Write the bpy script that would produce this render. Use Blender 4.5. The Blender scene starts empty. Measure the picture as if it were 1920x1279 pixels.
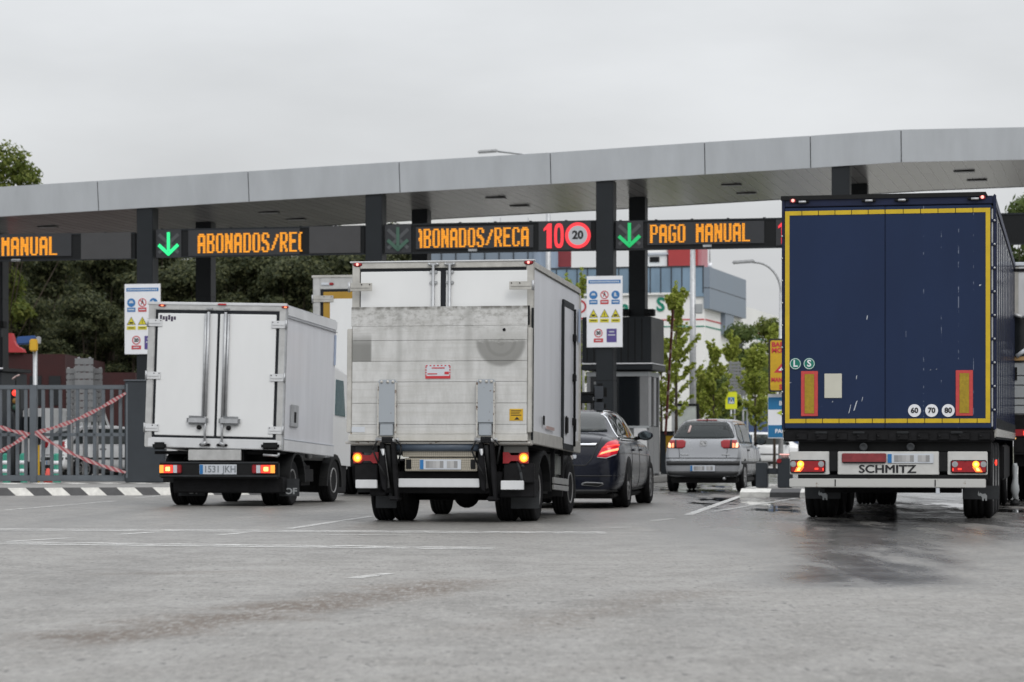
import bpy, bmesh, math, random
from mathutils import Vector, Matrix, noise
from mathutils.bvhtree import BVHTree
R = math.radians
random.seed(7)
S = bpy.context.scene
COL = S.collection
# ---------------------------------------------------------------- camera
F, CX, HY, CH = 5000.0, 960.0, 836.0, 0.94      # focal length in photo pixels, image centre, horizon row, eye height
cam = bpy.data.objects.new('camera', bpy.data.cameras.new('camera'))
COL.objects.link(cam); S.camera = cam
cam.location = (0, 0, CH); cam.rotation_euler = (R(90), 0, 0)
cam.data.sensor_width = 36; cam.data.lens = F/1920*36
cam.data.shift_y = (HY-639.5)/1920
cam.data.clip_start = .2; cam.data.clip_end = 5000
cam.data.dof.use_dof = True; cam.data.dof.focus_distance = 27.0; cam.data.dof.aperture_fstop = 4.4
# ---------------------------------------------------------------- world (overcast)
W = bpy.data.worlds.new('World'); S.world = W; W.use_nodes = True
nt = W.node_tree; nt.nodes.clear()
def N(nt, typ, **kw):
    n = nt.nodes.new(typ)
    for k, v in kw.items():
        if k.startswith('i_'):
            k = k[2:]; n.inputs[int(k) if k.isdigit() else k.replace('_', ' ')].default_value = v
        else: setattr(n, k, v)
    return n
out = N(nt, 'ShaderNodeOutputWorld'); bg = N(nt, 'ShaderNodeBackground', i_Strength=0.1)
sky = N(nt, 'ShaderNodeTexSky', sky_type='NISHITA', sun_disc=False, sun_elevation=R(46), sun_rotation=R(156), air_density=1.5, dust_density=4)
tc = N(nt, 'ShaderNodeTexCoord'); sep = N(nt, 'ShaderNodeSeparateXYZ')
nt.links.new(tc.outputs['Generated'], sep.inputs[0])
# cloud deck: overcast gradient (brighter towards the zenith) broken by large soft noise
mr = N(nt, 'ShaderNodeMapRange', i_From_Min=0.0, i_From_Max=1.0, i_To_Min=6.25, i_To_Max=18.5)
nt.links.new(sep.outputs['Z'], mr.inputs['Value'])
mp = N(nt, 'ShaderNodeMapping'); mp.inputs['Scale'].default_value = (5.0, 5.0, 16.0); mp.inputs['Location'].default_value = (1.3, .4, .2)
nt.links.new(tc.outputs['Generated'], mp.inputs['Vector'])
nz = N(nt, 'ShaderNodeTexNoise', i_Scale=1.0, i_Detail=5.0, i_Roughness=.5)
nt.links.new(mp.outputs[0], nz.inputs['Vector'])
mr2 = N(nt, 'ShaderNodeMapRange', i_From_Min=.3, i_From_Max=.7, i_To_Min=.89, i_To_Max=1.11)
nt.links.new(nz.outputs['Fac'], mr2.inputs['Value'])
mul = N(nt, 'ShaderNodeMath', operation='MULTIPLY')
nt.links.new(mr.outputs[0], mul.inputs[0]); nt.links.new(mr2.outputs[0], mul.inputs[1])
tint = N(nt, 'ShaderNodeVectorMath', operation='SCALE'); tint.inputs[0].default_value = (.98, 1.0, 1.03)
nt.links.new(mul.outputs[0], tint.inputs['Scale'])
mix = N(nt, 'ShaderNodeMix', data_type='RGBA'); mix.inputs['Factor'].default_value = .9
nt.links.new(sky.outputs[0], mix.inputs['A']); nt.links.new(tint.outputs[0], mix.inputs['B'])
nt.links.new(mix.outputs['Result'], bg.inputs['Color']); nt.links.new(bg.outputs[0], out.inputs[0])
# ---------------------------------------------------------------- veiled sun behind the camera
sl = bpy.data.lights.new('sun', 'SUN'); sl.energy = .8; sl.angle = R(22); sl.color = (1, .97, .93)
so = bpy.data.objects.new('sun', sl); COL.objects.link(so)
so.rotation_euler = (R(44), 0, R(24))     # light comes from behind and a little right of the camera
S.view_settings.view_transform = 'Standard'; S.view_settings.look = 'None'
S.view_settings.exposure = 0.0; S.view_settings.gamma = 1.0
S.cycles.use_denoising = True
S.cycles.max_bounces = 8; S.cycles.transparent_max_bounces = 12
# ---------------------------------------------------------------- picking helpers
def at(px, py, Y): return Vector(((px-CX)/F*Y, Y, CH+(HY-py)/F*Y))
def gnd(px, py): Y = CH*F/(py-HY); return Vector(((px-CX)/F*Y, Y, 0))
# ---------------------------------------------------------------- materials
MATS = {}
def lin(c): return tuple((x/12.92 if x <= .04045 else ((x+.055)/1.055)**2.4) for x in [v/255 for v in c])
def mat(name, col, rough=.5, metal=0, var=.12, scale=2.5, bump=0, bscale=60, coat=0, spec=.5, stretch=(1, 1, 1), col2=None, thr=(.45, .65), emit=None, es=1.0, rvar=.08):
    if name in MATS: return MATS[name]
    m = bpy.data.materials.new(name); m.use_nodes = True; t = m.node_tree; b = t.nodes['Principled BSDF']
    b.inputs['Roughness'].default_value = rough; b.inputs['Metallic'].default_value = metal
    b.inputs['Coat Weight'].default_value = coat; b.inputs['Coat Roughness'].default_value = .06
    b.inputs['Specular IOR Level'].default_value = spec
    tcn = N(t, 'ShaderNodeTexCoord'); mpn = N(t, 'ShaderNodeMapping'); mpn.inputs['Scale'].default_value = stretch
    t.links.new(tcn.outputs['Object'], mpn.inputs[0])
    n = N(t, 'ShaderNodeTexNoise', i_Scale=scale, i_Detail=7.0, i_Roughness=.62); t.links.new(mpn.outputs[0], n.inputs['Vector'])
    r = N(t, 'ShaderNodeMapRange', i_From_Min=thr[0]-.2 if col2 is None else thr[0], i_From_Max=thr[1]+.1 if col2 is None else thr[1])
    t.links.new(n.outputs['Fac'], r.inputs['Value'])
    mx = N(t, 'ShaderNodeMix', data_type='RGBA'); t.links.new(r.outputs[0], mx.inputs['Factor'])
    c = tuple(col)
    c2 = tuple(col2) if col2 else tuple(min(1, x*(1+var)) for x in c)
    c1 = c if col2 else tuple(x*(1-var) for x in c)
    mx.inputs['A'].default_value = (*c1, 1); mx.inputs['B'].default_value = (*c2, 1)
    t.links.new(mx.outputs['Result'], b.inputs['Base Color'])
    if rvar:
        rr = N(t, 'ShaderNodeMapRange', i_To_Min=max(0, rough-rvar), i_To_Max=min(1, rough+rvar)); t.links.new(n.outputs['Fac'], rr.inputs['Value'])
        t.links.new(rr.outputs[0], b.inputs['Roughness'])
    if bump:
        n2 = N(t, 'ShaderNodeTexNoise', i_Scale=bscale, i_Detail=4.0); t.links.new(mpn.outputs[0], n2.inputs['Vector'])
        bp = N(t, 'ShaderNodeBump', i_Strength=bump, i_Distance=.01); t.links.new(n2.outputs['Fac'], bp.inputs['Height'])
        t.links.new(bp.outputs[0], b.inputs['Normal'])
    if emit:
        b.inputs['Emission Color'].default_value = (*emit, 1); b.inputs['Emission Strength'].default_value = es
    MATS[name] = m; return m
def glassy(name, col=(.01, .012, .014), alpha=.0, rough=.04):
    if name in MATS: return MATS[name]
    m = bpy.data.materials.new(name); m.use_nodes = True; t = m.node_tree; b = t.nodes['Principled BSDF']
    b.inputs['Base Color'].default_value = (*col, 1); b.inputs['Roughness'].default_value = rough; b.inputs['Specular IOR Level'].default_value = .4
    if alpha:
        tr = N(t, 'ShaderNodeBsdfTransparent'); tr.inputs[0].default_value = (.75, .8, .8, 1)
        ms = N(t, 'ShaderNodeMixShader'); ms.inputs[0].default_value = alpha
        t.links.new(b.outputs[0], ms.inputs[1]); t.links.new(tr.outputs[0], ms.inputs[2])
        t.links.new(ms.outputs[0], t.nodes['Material Output'].inputs[0])
    n = N(t, 'ShaderNodeTexNoise', i_Scale=3.0); bp = N(t, 'ShaderNodeBump', i_Strength=.03, i_Distance=.02)
    t.links.new(n.outputs['Fac'], bp.inputs['Height']); t.links.new(bp.outputs[0], b.inputs['Normal'])
    MATS[name] = m; return m
def lamp(name, col, es): return mat(name, tuple(x*.35 for x in col), .35, emit=col, es=es, var=.25, scale=60)
m_white = mat('white_panel', (.74, .75, .75), .32, var=.05, scale=1.3, coat=.2, stretch=(1, 1, .35))
m_whited = mat('white_panel_grimy', (.62, .63, .64), .38, var=.14, scale=1.6, stretch=(1.2, 1.2, .4), coat=.15)
m_alu = mat('aluminium', (.55, .55, .54), .38, .75, var=.2, scale=5, bump=.05, bscale=200)
m_alud = mat('aluminium_frame_dull', (.47, .46, .43), .5, .25, var=.2, scale=6)
m_black = mat('black_rubber', (.008, .0085, .009), .65, var=.4, scale=12, spec=.25)
m_seal = mat('black_seal', (.012, .014, .018), .55, var=.2, spec=.3)
m_chassis = mat('chassis_dark', (.008, .008, .009), .7, var=.6, scale=8, bump=.2, bscale=40, spec=.2)
m_flap = mat('mudflap_grey', (.036, .039, .042), .65, var=.25, scale=7, spec=.25)
m_tyre = mat('tyre', (.009, .009, .010), .8, var=.4, scale=9, bump=.3, bscale=80, spec=.2)
m_rim = mat('steel_rim', (.3, .3, .3), .45, .5, var=.3, scale=8)
m_steel = mat('galvanised', (.42, .43, .44), .45, .6, var=.22, scale=8)
m_antra = mat('anthracite_paint', (.0125, .0155, .0185), .5, var=.18, scale=1.5, spec=.3)
m_antra2 = mat('anthracite_light', (.036, .042, .049), .5, var=.15, scale=2, spec=.3)
m_red = mat('red_reflector', (.30, .010, .016), .3, var=.2, scale=30)
m_redlit = lamp('red_lamp_lit', (1, .05, .03), 1.6)
m_amber = lamp('amber_lamp_lit', (1, .40, .03), 2.2)
m_amberhot = lamp('amber_lamp_core', (1, .62, .12), 3.6)
m_plate = mat('number_plate_white', (.55, .58, .62), .4, var=.06)
m_platemark = mat('plate_grey_mark', (.2, .22, .24), .5, var=.3, scale=40)
m_blueband = mat('plate_blue_band', (.02, .16, .4), .4)
m_yellow = mat('yellow_paint', (.55, .33, .01), .5, var=.18, scale=6)
m_yellowfl = mat('fluorescent_yellow', (.75, .78, .02), .5, var=.05)
m_blackp = mat('black_print', (.01, .01, .012), .5)
m_redp = mat('red_print', (.5, .03, .04), .5, var=.12)
m_bluep = mat('blue_print', (.03, .17, .42), .5, var=.1)
m_blued = mat('blue_print_dark', (.04, .06, .22), .5, var=.1)
m_greenp = mat('green_print', (.0, .2, .13), .5, var=.1)
m_whitep = mat('white_print', (.78, .79, .82), .45, var=.04)
m_glass = glassy('dark_glass')
m_carglass = glassy('car_glass', (.007, .010, .010), .28)
m_chrome = mat('chrome', (.75, .76, .78), .12, 1.0, var=.05)
m_wood = mat('trunk_bark', (.06, .045, .033), .85, var=.4, scale=8, bump=.6, bscale=15)
# ---------------------------------------------------------------- mesh builder
class MB:
    def __init__(s, M=None): s.bm = bmesh.new(); s.mats = []; s.M = M or Matrix()
    def _slot(s, m):
        if m not in s.mats: s.mats.append(m)
        return s.mats.index(m)
    def _fin(s, verts, faces, m, M=None):
        T = s.M @ M if M is not None else s.M
        for v in verts: v.co = T @ v.co
        k = s._slot(m)
        for f in faces: f.material_index = k
    def _merge(s, b2, m, M=None, smooth=False):
        me = bpy.data.meshes.new('t'); b2.to_mesh(me); b2.free()
        v0, f0 = len(s.bm.verts), len(s.bm.faces)
        s.bm.from_mesh(me); bpy.data.meshes.remove(me)
        s.bm.verts.ensure_lookup_table(); s.bm.faces.ensure_lookup_table()
        fs = s.bm.faces[f0:]
        for f in fs: f.smooth = smooth
        s._fin(s.bm.verts[v0:], fs, m, M)
    def box(s, x0, x1, y0, y1, z0, z1, m, bev=0.0, M=None):
        b = bmesh.new(); bmesh.ops.create_cube(b, size=1)
        for v in b.verts: v.co = Vector(((x0+x1)/2+v.co.x*(x1-x0), (y0+y1)/2+v.co.y*(y1-y0), (z0+z1)/2+v.co.z*(z1-z0)))
        if bev: bmesh.ops.bevel(b, geom=list(b.edges), offset=bev, segments=2, affect='EDGES', clamp_overlap=True)
        s._merge(b, m, M); return s
    def prism(s, pts, d, m, M=None, bev=0, smooth=False):
        """pts: 3-D polygon, extruded by vector d"""
        b = bmesh.new(); vs = [b.verts.new(p) for p in pts]; f = b.faces.new(vs)
        d = Vector(d)
        if d.length > 0:
            r = bmesh.ops.extrude_face_region(b, geom=[f])
            for e in r['geom']:
                if isinstance(e, bmesh.types.BMVert): e.co += d
            bmesh.ops.recalc_face_normals(b, faces=list(b.faces))
        if bev: bmesh.ops.bevel(b, geom=list(b.edges), offset=bev, segments=2, affect='EDGES', clamp_overlap=True)
        s._merge(b, m, M, smooth); return s
    def cyl(s, p0, p1, r0, m, r1=None, seg=14, M=None, cap=True):
        p0, p1 = Vector(p0), Vector(p1); r1 = r0 if r1 is None else r1
        b = bmesh.new(); L = (p1-p0).length
        bmesh.ops.create_cone(b, cap_ends=cap, segments=seg, radius1=r0, radius2=r1, depth=L)
        q = (p1-p0).to_track_quat('Z', 'Y').to_matrix().to_4x4(); q.translation = (p0+p1)/2
        bmesh.ops.transform(b, matrix=q, verts=b.verts); s._merge(b, m, M, True); return s
    def tube(s, pts, r, m, seg=8):
        for a, b in zip(pts, pts[1:]): s.cyl(a, b, r, m, seg=seg)
        return s
    def lathe(s, prof, c, m, axis='X', seg=32, M=None):
        b = bmesh.new(); rings = []
        for (r, h) in prof:
            ring = []
            for k in range(seg):
                a = 2*math.pi*k/seg; u, v = r*math.cos(a), r*math.sin(a)
                p = {'X': (h, u, v), 'Y': (u, h, v), 'Z': (u, v, h)}[axis]
                ring.append(b.verts.new(Vector(p)+Vector(c)))
            rings.append(ring)
        for A, B in zip(rings, rings[1:]):
            for k in range(seg): b.faces.new((A[k], A[(k+1) % seg], B[(k+1) % seg], B[k]))
        for ring in (rings[0], rings[-1]):
            if (ring[0].co-ring[1].co).length > 1e-5: b.faces.new(ring)
        bmesh.ops.remove_doubles(b, verts=b.verts, dist=1e-6)
        bmesh.ops.recalc_face_normals(b, faces=list(b.faces))
        s._merge(b, m, M, True); return s
    def disc(s, c, r, y, m, seg=24, r_in=0, th=.004, M=None, sy=1.0):
        """disc facing -Y at (cx, y, cz)"""
        b = bmesh.new()
        o = [b.verts.new((c[0]+r*math.cos(2*math.pi*k/seg), y, c[1]+sy*r*math.sin(2*math.pi*k/seg))) for k in range(seg)]
        if r_in:
            i = [b.verts.new((c[0]+r_in*math.cos(2*math.pi*k/seg), y, c[1]+sy*r_in*math.sin(2*math.pi*k/seg))) for k in range(seg)]
            for k in range(seg): b.faces.new((o[k], i[k], i[(k+1) % seg], o[(k+1) % seg]))
        else: b.faces.new(o)
        r_ = bmesh.ops.extrude_face_region(b, geom=list(b.faces))
        for e in r_['geom']:
            if isinstance(e, bmesh.types.BMVert): e.co.y += th
        bmesh.ops.recalc_face_normals(b, faces=list(b.faces))
        s._merge(b, m, M); return s
    def text(s, st, size, loc, m, ax='XZ', th=.002, bold=.0, sx=1.0, align='CENTER', M=None):
        cu = bpy.data.curves.new('t', 'FONT'); cu.body = st; cu.size = size; cu.align_x = align; cu.align_y = 'CENTER'
        cu.extrude = th; cu.offset = bold; cu.resolution_u = 3
        o = bpy.data.objects.new('t', cu); COL.objects.link(o); dg = bpy.context.evaluated_depsgraph_get()
        me = bpy.data.meshes.new_from_object(o.evaluated_get(dg)); bpy.data.objects.remove(o); bpy.data.curves.remove(cu)
        b = bmesh.new(); b.from_mesh(me); bpy.data.meshes.remove(me)
        for v in b.verts:
            x, y, z = v.co; x *= sx
            v.co = Vector((x, -z, y)) if ax == 'XZ' else (Vector((z, x, y)) if ax == 'YZ' else Vector((x, y, z)))
            v.co += Vector(loc)
        s._merge(b, m, M); return s
    def build(s, name, parent=None, smooth=None):
        me = bpy.data.meshes.new(name); s.bm.normal_update(); s.bm.to_mesh(me); s.bm.free()
        for m in s.mats: me.materials.append(m)
        o = bpy.data.objects.new(name, me); COL.objects.link(o)
        if parent: o.parent = parent
        if smooth is not None:
            for p in me.polygons: p.use_smooth = smooth
        return o
def tag(o, label, cat, group=None, kind=None):
    if label: o['label'] = label
    if cat: o['category'] = cat
    if group: o['group'] = group
    if kind: o['kind'] = kind
    return o
def thing(name, label, cat, loc=(0, 0, 0), rz=0, group=None):
    o = bpy.data.objects.new(name, None); COL.objects.link(o); o.empty_display_size = .3
    o.location = loc; o.rotation_euler = (0, 0, rz); return tag(o, label, cat, group)
def struct(o): o['kind'] = 'structure'; return o
def copy_tree(o, parent=None):
    c = o.copy(); COL.objects.link(c)
    if parent: c.parent = parent
    for ch in o.children: copy_tree(ch, c)
    return c
# ================================================================ GROUND
def road_material():
    m = bpy.data.materials.new('wet_asphalt'); m.use_nodes = True; t = m.node_tree; b = t.nodes['Principled BSDF']; L = t.links.new
    g = N(t, 'ShaderNodeNewGeometry'); P = g.outputs['Position']
    def noise_(scale, detail=6, rough=.6, stretch=(1, 1, 1), rot=0):
        mp = N(t, 'ShaderNodeMapping'); mp.inputs['Scale'].default_value = stretch; mp.inputs['Rotation'].default_value = (0, 0, rot); L(P, mp.inputs[0])
        n = N(t, 'ShaderNodeTexNoise', i_Scale=scale, i_Detail=detail, i_Roughness=rough); L(mp.outputs[0], n.inputs['Vector']); return n.outputs['Fac']
    def mapr(v, a, b_, c=0, d=1, clamp=True):
        n = N(t, 'ShaderNodeMapRange', interpolation_type='SMOOTHSTEP' if clamp else 'LINEAR', i_From_Min=a, i_From_Max=b_, i_To_Min=c, i_To_Max=d); L(v, n.inputs['Value']); return n.outputs[0]
    def math_(op, a, b_=None):
        n = N(t, 'ShaderNodeMath', operation=op)
        for i, v in enumerate((a, b_)):
            if v is None: continue
            if isinstance(v, (int, float)): n.inputs[i].default_value = v
            else: L(v, n.inputs[i])
        return n.outputs[0]
    def mixc(f, a, b_):
        n = N(t, 'ShaderNodeMix', data_type='RGBA'); L(f, n.inputs['Factor'])
        for k, v in (('A', a), ('B', b_)):
            if isinstance(v, tuple): n.inputs[k].default_value = (*v, 1)
            else: L(v, n.inputs[k])
        return n.outputs['Result']
    def mixf(f, a, b_):
        n = N(t, 'ShaderNodeMix', data_type='FLOAT'); L(f, n.inputs['Factor'])
        for k, v in (('A', a), ('B', b_)):
            if isinstance(v, (int, float)): n.inputs[k].default_value = v
            else: L(v, n.inputs[k])
        return n.outputs['Result']
    def line_mask(A, B, w0, w1, wob):
        A, B = Vector(A), Vector(B); d = (B-A); ln = d.length; d.normalize(); nrm = Vector((-d.y, d.x))
        def dot(v):
            n = N(t, 'ShaderNodeVectorMath', operation='DOT_PRODUCT'); L(P, n.inputs[0]); n.inputs[1].default_value = (v.x, v.y, 0)
            return math_('SUBTRACT', n.outputs['Value'], v.dot(A))
        dn = math_('ADD', dot(nrm), math_('MULTIPLY', math_('SUBTRACT', wob, .5), .9))
        e = mapr(math_('ABSOLUTE', dn), w0, w1, 1, 0)
        tt = dot(d)
        return math_('MULTIPLY', e, math_('MULTIPLY', mapr(tt, -.6, .6), mapr(tt, ln-.6, ln+.6, 1, 0)))
    big = noise_(.35, 6, .6); mid = noise_(2.2, 6, .65, (1, .5, 1)); fine = noise_(70, 3, .7); grain = noise_(150, 2, .7)
    lane = noise_(.9, 6, .6, (1.6, .22, 1), R(-11))
    base = mixc(mapr(big, .3, .7), (.145, .139, .129), (.20, .191, .177))
    base = mixc(mapr(mid, .3, .75), base, (.235, .226, .21))
    base = mixc(mapr(fine, .52, .70), base, (.31, .30, .28))
    peb = noise_(26, 5, .8, (1, .24, 1)); base = mixc(math_('MULTIPLY', mapr(peb, .53, .65), .74), base, (.062, .058, .052)); base = mixc(math_('MULTIPLY', mapr(peb, .47, .36), .68), base, (.33, .315, .29))
    base = mixc(math_('MULTIPLY', mapr(grain, .62, .72), mapr(mid, .2, .6)), base, (.035, .033, .03))
    spk = noise_(15, 2, .55, (1, .3, 1)); base = mixc(math_('MULTIPLY', math_('MULTIPLY', mapr(spk, .655, .70), mapr(mid, .3, .6)), .9), base, (.028, .026, .024))
    trk = noise_(.55, 4, .6, (1.6, .12, 1), R(-11)); base = mixc(math_('MULTIPLY', mapr(trk, .50, .72), .30), base, (.07, .067, .063))
    # brown grit left in a band across the road, and two fainter ones
    gr = noise_(22, 3, .85, (1, .22, 1)); wob = noise_(1.3, 4, .6)
    m1 = line_mask((-2.2, 12.6), (-.30, 18.6), .05, .60, wob)
    m2 = line_mask((.0, 13.6), (1.2, 17.4), .02, .5, wob)
    m3 = line_mask((-3.0, 19.5), (-2.0, 19.9), .0, .4, wob)
    dirt = math_('MULTIPLY', math_('MAXIMUM', m1, math_('MULTIPLY', math_('MAXIMUM', m2, m3), .5)), math_('MULTIPLY', mapr(gr, .36, .54), mapr(noise_(1.7, 4, .7), .22, .55)))
    base = mixc(math_('MULTIPLY', dirt, .7), base, mixc(mapr(fine, .4, .6), (.125, .080, .048), (.050, .035, .024)))
    sep = N(t, 'ShaderNodeSeparateXYZ'); L(P, sep.inputs[0]); X, Y = sep.outputs['X'], sep.outputs['Y']
    # the lane beyond a transverse joint is older, smoother and still wet
    joint = mapr(math_('ADD', Y, math_('MULTIPLY', math_('SUBTRACT', wob, .5), 3.0)), 17.0, 18.6)
    refl_streak = line_mask((2.25, 17.0), (4.7, 34), .25, 1.15, wob)  # streak where the trailer's dark reflection is painted into the wet road
    right = mapr(math_('SUBTRACT', X, math_('MULTIPLY', Y, .045)), -.2, 1.4)
    old = math_('MULTIPLY', joint, math_('MAXIMUM', math_('MULTIPLY', right, mapr(Y, 20, 29, .12, .6)), refl_streak))
    far = mapr(Y, 20, 34)
    wet = math_('MULTIPLY', math_('ADD', math_('MULTIPLY', old, 1.0), math_('MULTIPLY', far, .4)), mapr(lane, .22, .55))
    base = mixc(math_('MULTIPLY', wet, .72), base, (.035, .036, .038))  # wet tone, plus the trailer's reflection painted dark along the streak
    def blob(cx, cy, rx, ry):
        a = math_('DIVIDE', math_('SUBTRACT', X, cx), rx); c = math_('DIVIDE', math_('SUBTRACT', Y, cy), ry)
        return mapr(math_('ADD', math_('MULTIPLY', a, a), math_('MULTIPLY', c, c)), .2, 1, 1, 0)
    pn = noise_(1.1, 5, .6, (1.5, .35, 1), R(-11))
    reg = blob(3.7, 43, 1.3, 9)
    for a in ((4.4, 60, 2.4, 7), (2.6, 58, 2.6, 8), (7.2, 41, 1.2, 5)): reg = math_('MAXIMUM', reg, blob(*a))
    pud = mapr(math_('ADD', pn, math_('MULTIPLY', reg, .24)), .70, .78)
    base = mixc(math_('MULTIPLY', pud, .8), base, (.02, .02, .021))
    L(base, b.inputs['Base Color'])
    ro = mixf(wet, mixf(mapr(mid, .3, .7), .62, .46), mapr(mid, .3, .7, .13, .26)); ro = mixf(pud, ro, .04); ro = mixf(dirt, ro, .8)
    L(ro, b.inputs['Roughness'])
    bp = N(t, 'ShaderNodeBump', i_Distance=.006); L(math_('ADD', math_('ADD', fine, math_('MULTIPLY', peb, 1.2)), math_('MULTIPLY', grain, .5)), bp.inputs['Height'])
    L(mixf(pud, mixf(wet, .65, .16), .0), bp.inputs['Strength']); L(bp.outputs[0], b.inputs['Normal'])
    return m
m_road = road_material()
m_soil = mat('bare_ground', (.16, .15, .12), .9, var=.3, scale=.2, col2=(.08, .1, .05))
def sheet(name, x0, x1, y0, y1, z, m):
    o = MB().prism([(x0, y0, z), (x1, y0, z), (x1, y1, z), (x0, y1, z)], (0, 0, 0), m).build(name); return struct(o)
sheet('ground', -1500, 1500, -300, 3000, -.02, m_soil)
sheet('road', -70, 70, -30, 135, 0, m_road)
m_pale = mat('pale_paving', (.36, .35, .33), .6, var=.15, scale=.6)
o = MB().prism([(4, 136, .004), (60, 136, .004), (60, 88, .004), (11.5, 88, .004)], (0, 0, 0), m_pale).build('pavement'); struct(o)
# worn paint
def paint_mat(name, lo, hi, col=(.62, .62, .60)):
    m = bpy.data.materials.new(name); m.use_nodes = True; t = m.node_tree; b = t.nodes['Principled BSDF']
    b.inputs['Base Color'].default_value = (*col, 1); b.inputs['Roughness'].default_value = .45
    g = N(t, 'ShaderNodeNewGeometry'); mp = N(t, 'ShaderNodeMapping'); mp.inputs['Scale'].default_value = (1.2, 3.5, 1); t.links.new(g.outputs['Position'], mp.inputs[0])
    n = N(t, 'ShaderNodeTexNoise', i_Scale=3.0, i_Detail=8.0, i_Roughness=.7); t.links.new(mp.outputs[0], n.inputs['Vector'])
    r = N(t, 'ShaderNodeMapRange', i_From_Min=lo, i_From_Max=hi); t.links.new(n.outputs['Fac'], r.inputs['Value']); t.links.new(r.outputs[0], b.inputs['Alpha'])
    return m
m_paint = paint_mat('worn_road_paint', .40, .58); m_paint2 = paint_mat('road_paint', .34, .5)
m_paintv = paint_mat('very_worn_road_paint', .47, .62)
def strip(p0, p1, w, m, mb):
    p0, p1 = Vector(p0), Vector(p1); d = (p1-p0).normalized(); n = Vector((-d.y, d.x, 0))*w/2
    mb.prism([p0-n, p1-n, p1+n, p0+n], (0, 0, 0), m, M=Matrix.Translation((0, 0, .004)))
mk = MB()
for (a, b_) in (((-60, 993), (1135, 999.5)), ((-60, 1018), (930, 1029))):
    A, B = gnd(*a), gnd(*b_)
    for off in (-.26, .26): strip(A+Vector((0, off, 0)), B+Vector((0, off*.8, 0)), .17, m_paint, mk)
    strip(A, B, .26, m_paintv, mk)
struct(mk.build('transverse_lines'))
mk = MB()
strip((2.39, 36.2, 0), (4.30, 50, 0), .13, m_paint2, mk); strip((2.85, 37.9, 0), (5.1, 47.8, 0), .13, m_paint, mk)
for (a, b_) in (((1145, 990.5), (1187, 989)), ((1222, 977), (1262, 973)), ((660, 1085), (728, 1076)), ((410, 1004), (460, 999)), ((540, 992), (700, 968)), ((220, 1003), (300, 998)), ((8, 957), (215, 940)), ((255, 934), (300, 930)), ((0, 1017), (135, 1009)), ((600, 1003), (770, 1004))):
    strip(gnd(*a), gnd(*b_), .12, m_paint, mk)
struct(mk.build('lane_lines'))
# ---- kerbed islands with black and white painted edges
m_conc = mat('kerb_concrete', (.20, .195, .185), .7, var=.2, scale=5, bump=.2, bscale=60)
m_kw = mat('kerb_white_paint', (.66, .65, .61), .6, var=.22, scale=9); m_kb = mat('kerb_black_paint', (.05, .05, .052), .6, var=.35, scale=8)
LA = R(11.3)
def island(name, c, w, ln, h=.15, rz=-LA, pitch=.62):
    r = MB(); r.box(-w/2, w/2, .3, ln, 0, h, m_conc, .03)
    k = 0; y = 0
    n = max(2, round(w/pitch)); dw = w/n
    for i in range(n):
        x0 = -w/2+i*dw; mm = m_kw if i % 2 == 0 else m_kb
        r.prism([(x0, -.06, 0), (x0+dw, -.06, 0), (x0+dw, .0, h*.6), (x0+dw, .298, h+.003), (x0, .298, h+.003), (x0, 0, h*.6)], (0, 0, 0), mm)
        r.prism([(x0, -.06, 0), (x0+dw, -.06, 0), (x0+dw, 0, h*.6), (x0, 0, h*.6)], (0, .28, 0), mm)
    for sx in (-1, 1):
        for i in range(int(6/dw)):
            mm = m_kw if i % 2 else m_kb; y0 = .31+i*dw
            if y0+dw < ln: r.box(*sorted((sx*(w/2-.2), sx*(w/2+.02))), y0, y0+dw, 0, h+.004, mm)
    o = r.build(name); o.location = c; o.rotation_euler = (0, 0, rz); return struct(o)
island('kerbed_island', (5.25, 48.6, 0), 2.2, 26)
island('kerbed_island', (1.1, 60.6, 0), 2.4, 18)
# wide closed-lane platform on the left: skewed stripes on its front face and on the back edge
r = MB(); A = gnd(-90, 930); B = Vector((-4.2, 51.4, 0)); w = (B-A).length
r.box(0, w, .05, 7.5, 0, .145, m_conc, .02)
for i in range(int(w/.34)):
    x0 = i*.34; mm = m_kw if i % 2 else m_kb
    mw = .38 if i % 2 else .30
    r.prism([(x0+.16, 0, 0), (x0+.50, 0, 0), (x0+.34, .06, .148), (x0, .06, .148)], (0, 0, 0), mm)
    r.prism([(x0, .06, .149), (x0+.34, .06, .149), (x0+.34, .35, .149), (x0, .35, .149)], (0, 0, 0), m_kb if i % 2 else m_conc)
    r.prism([(x0+.16, 5.2, .150), (x0+.5, 5.2, .150), (x0+.34, 6.6, .150), (x0, 6.6, .150)], (0, 0, 0), mm if i % 2 else m_conc)
o = r.build('kerbed_island'); o.location = A; o.rotation_euler = (0, 0, math.atan2(B.y-A.y, B.x-A.x)); struct(o)

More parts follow.
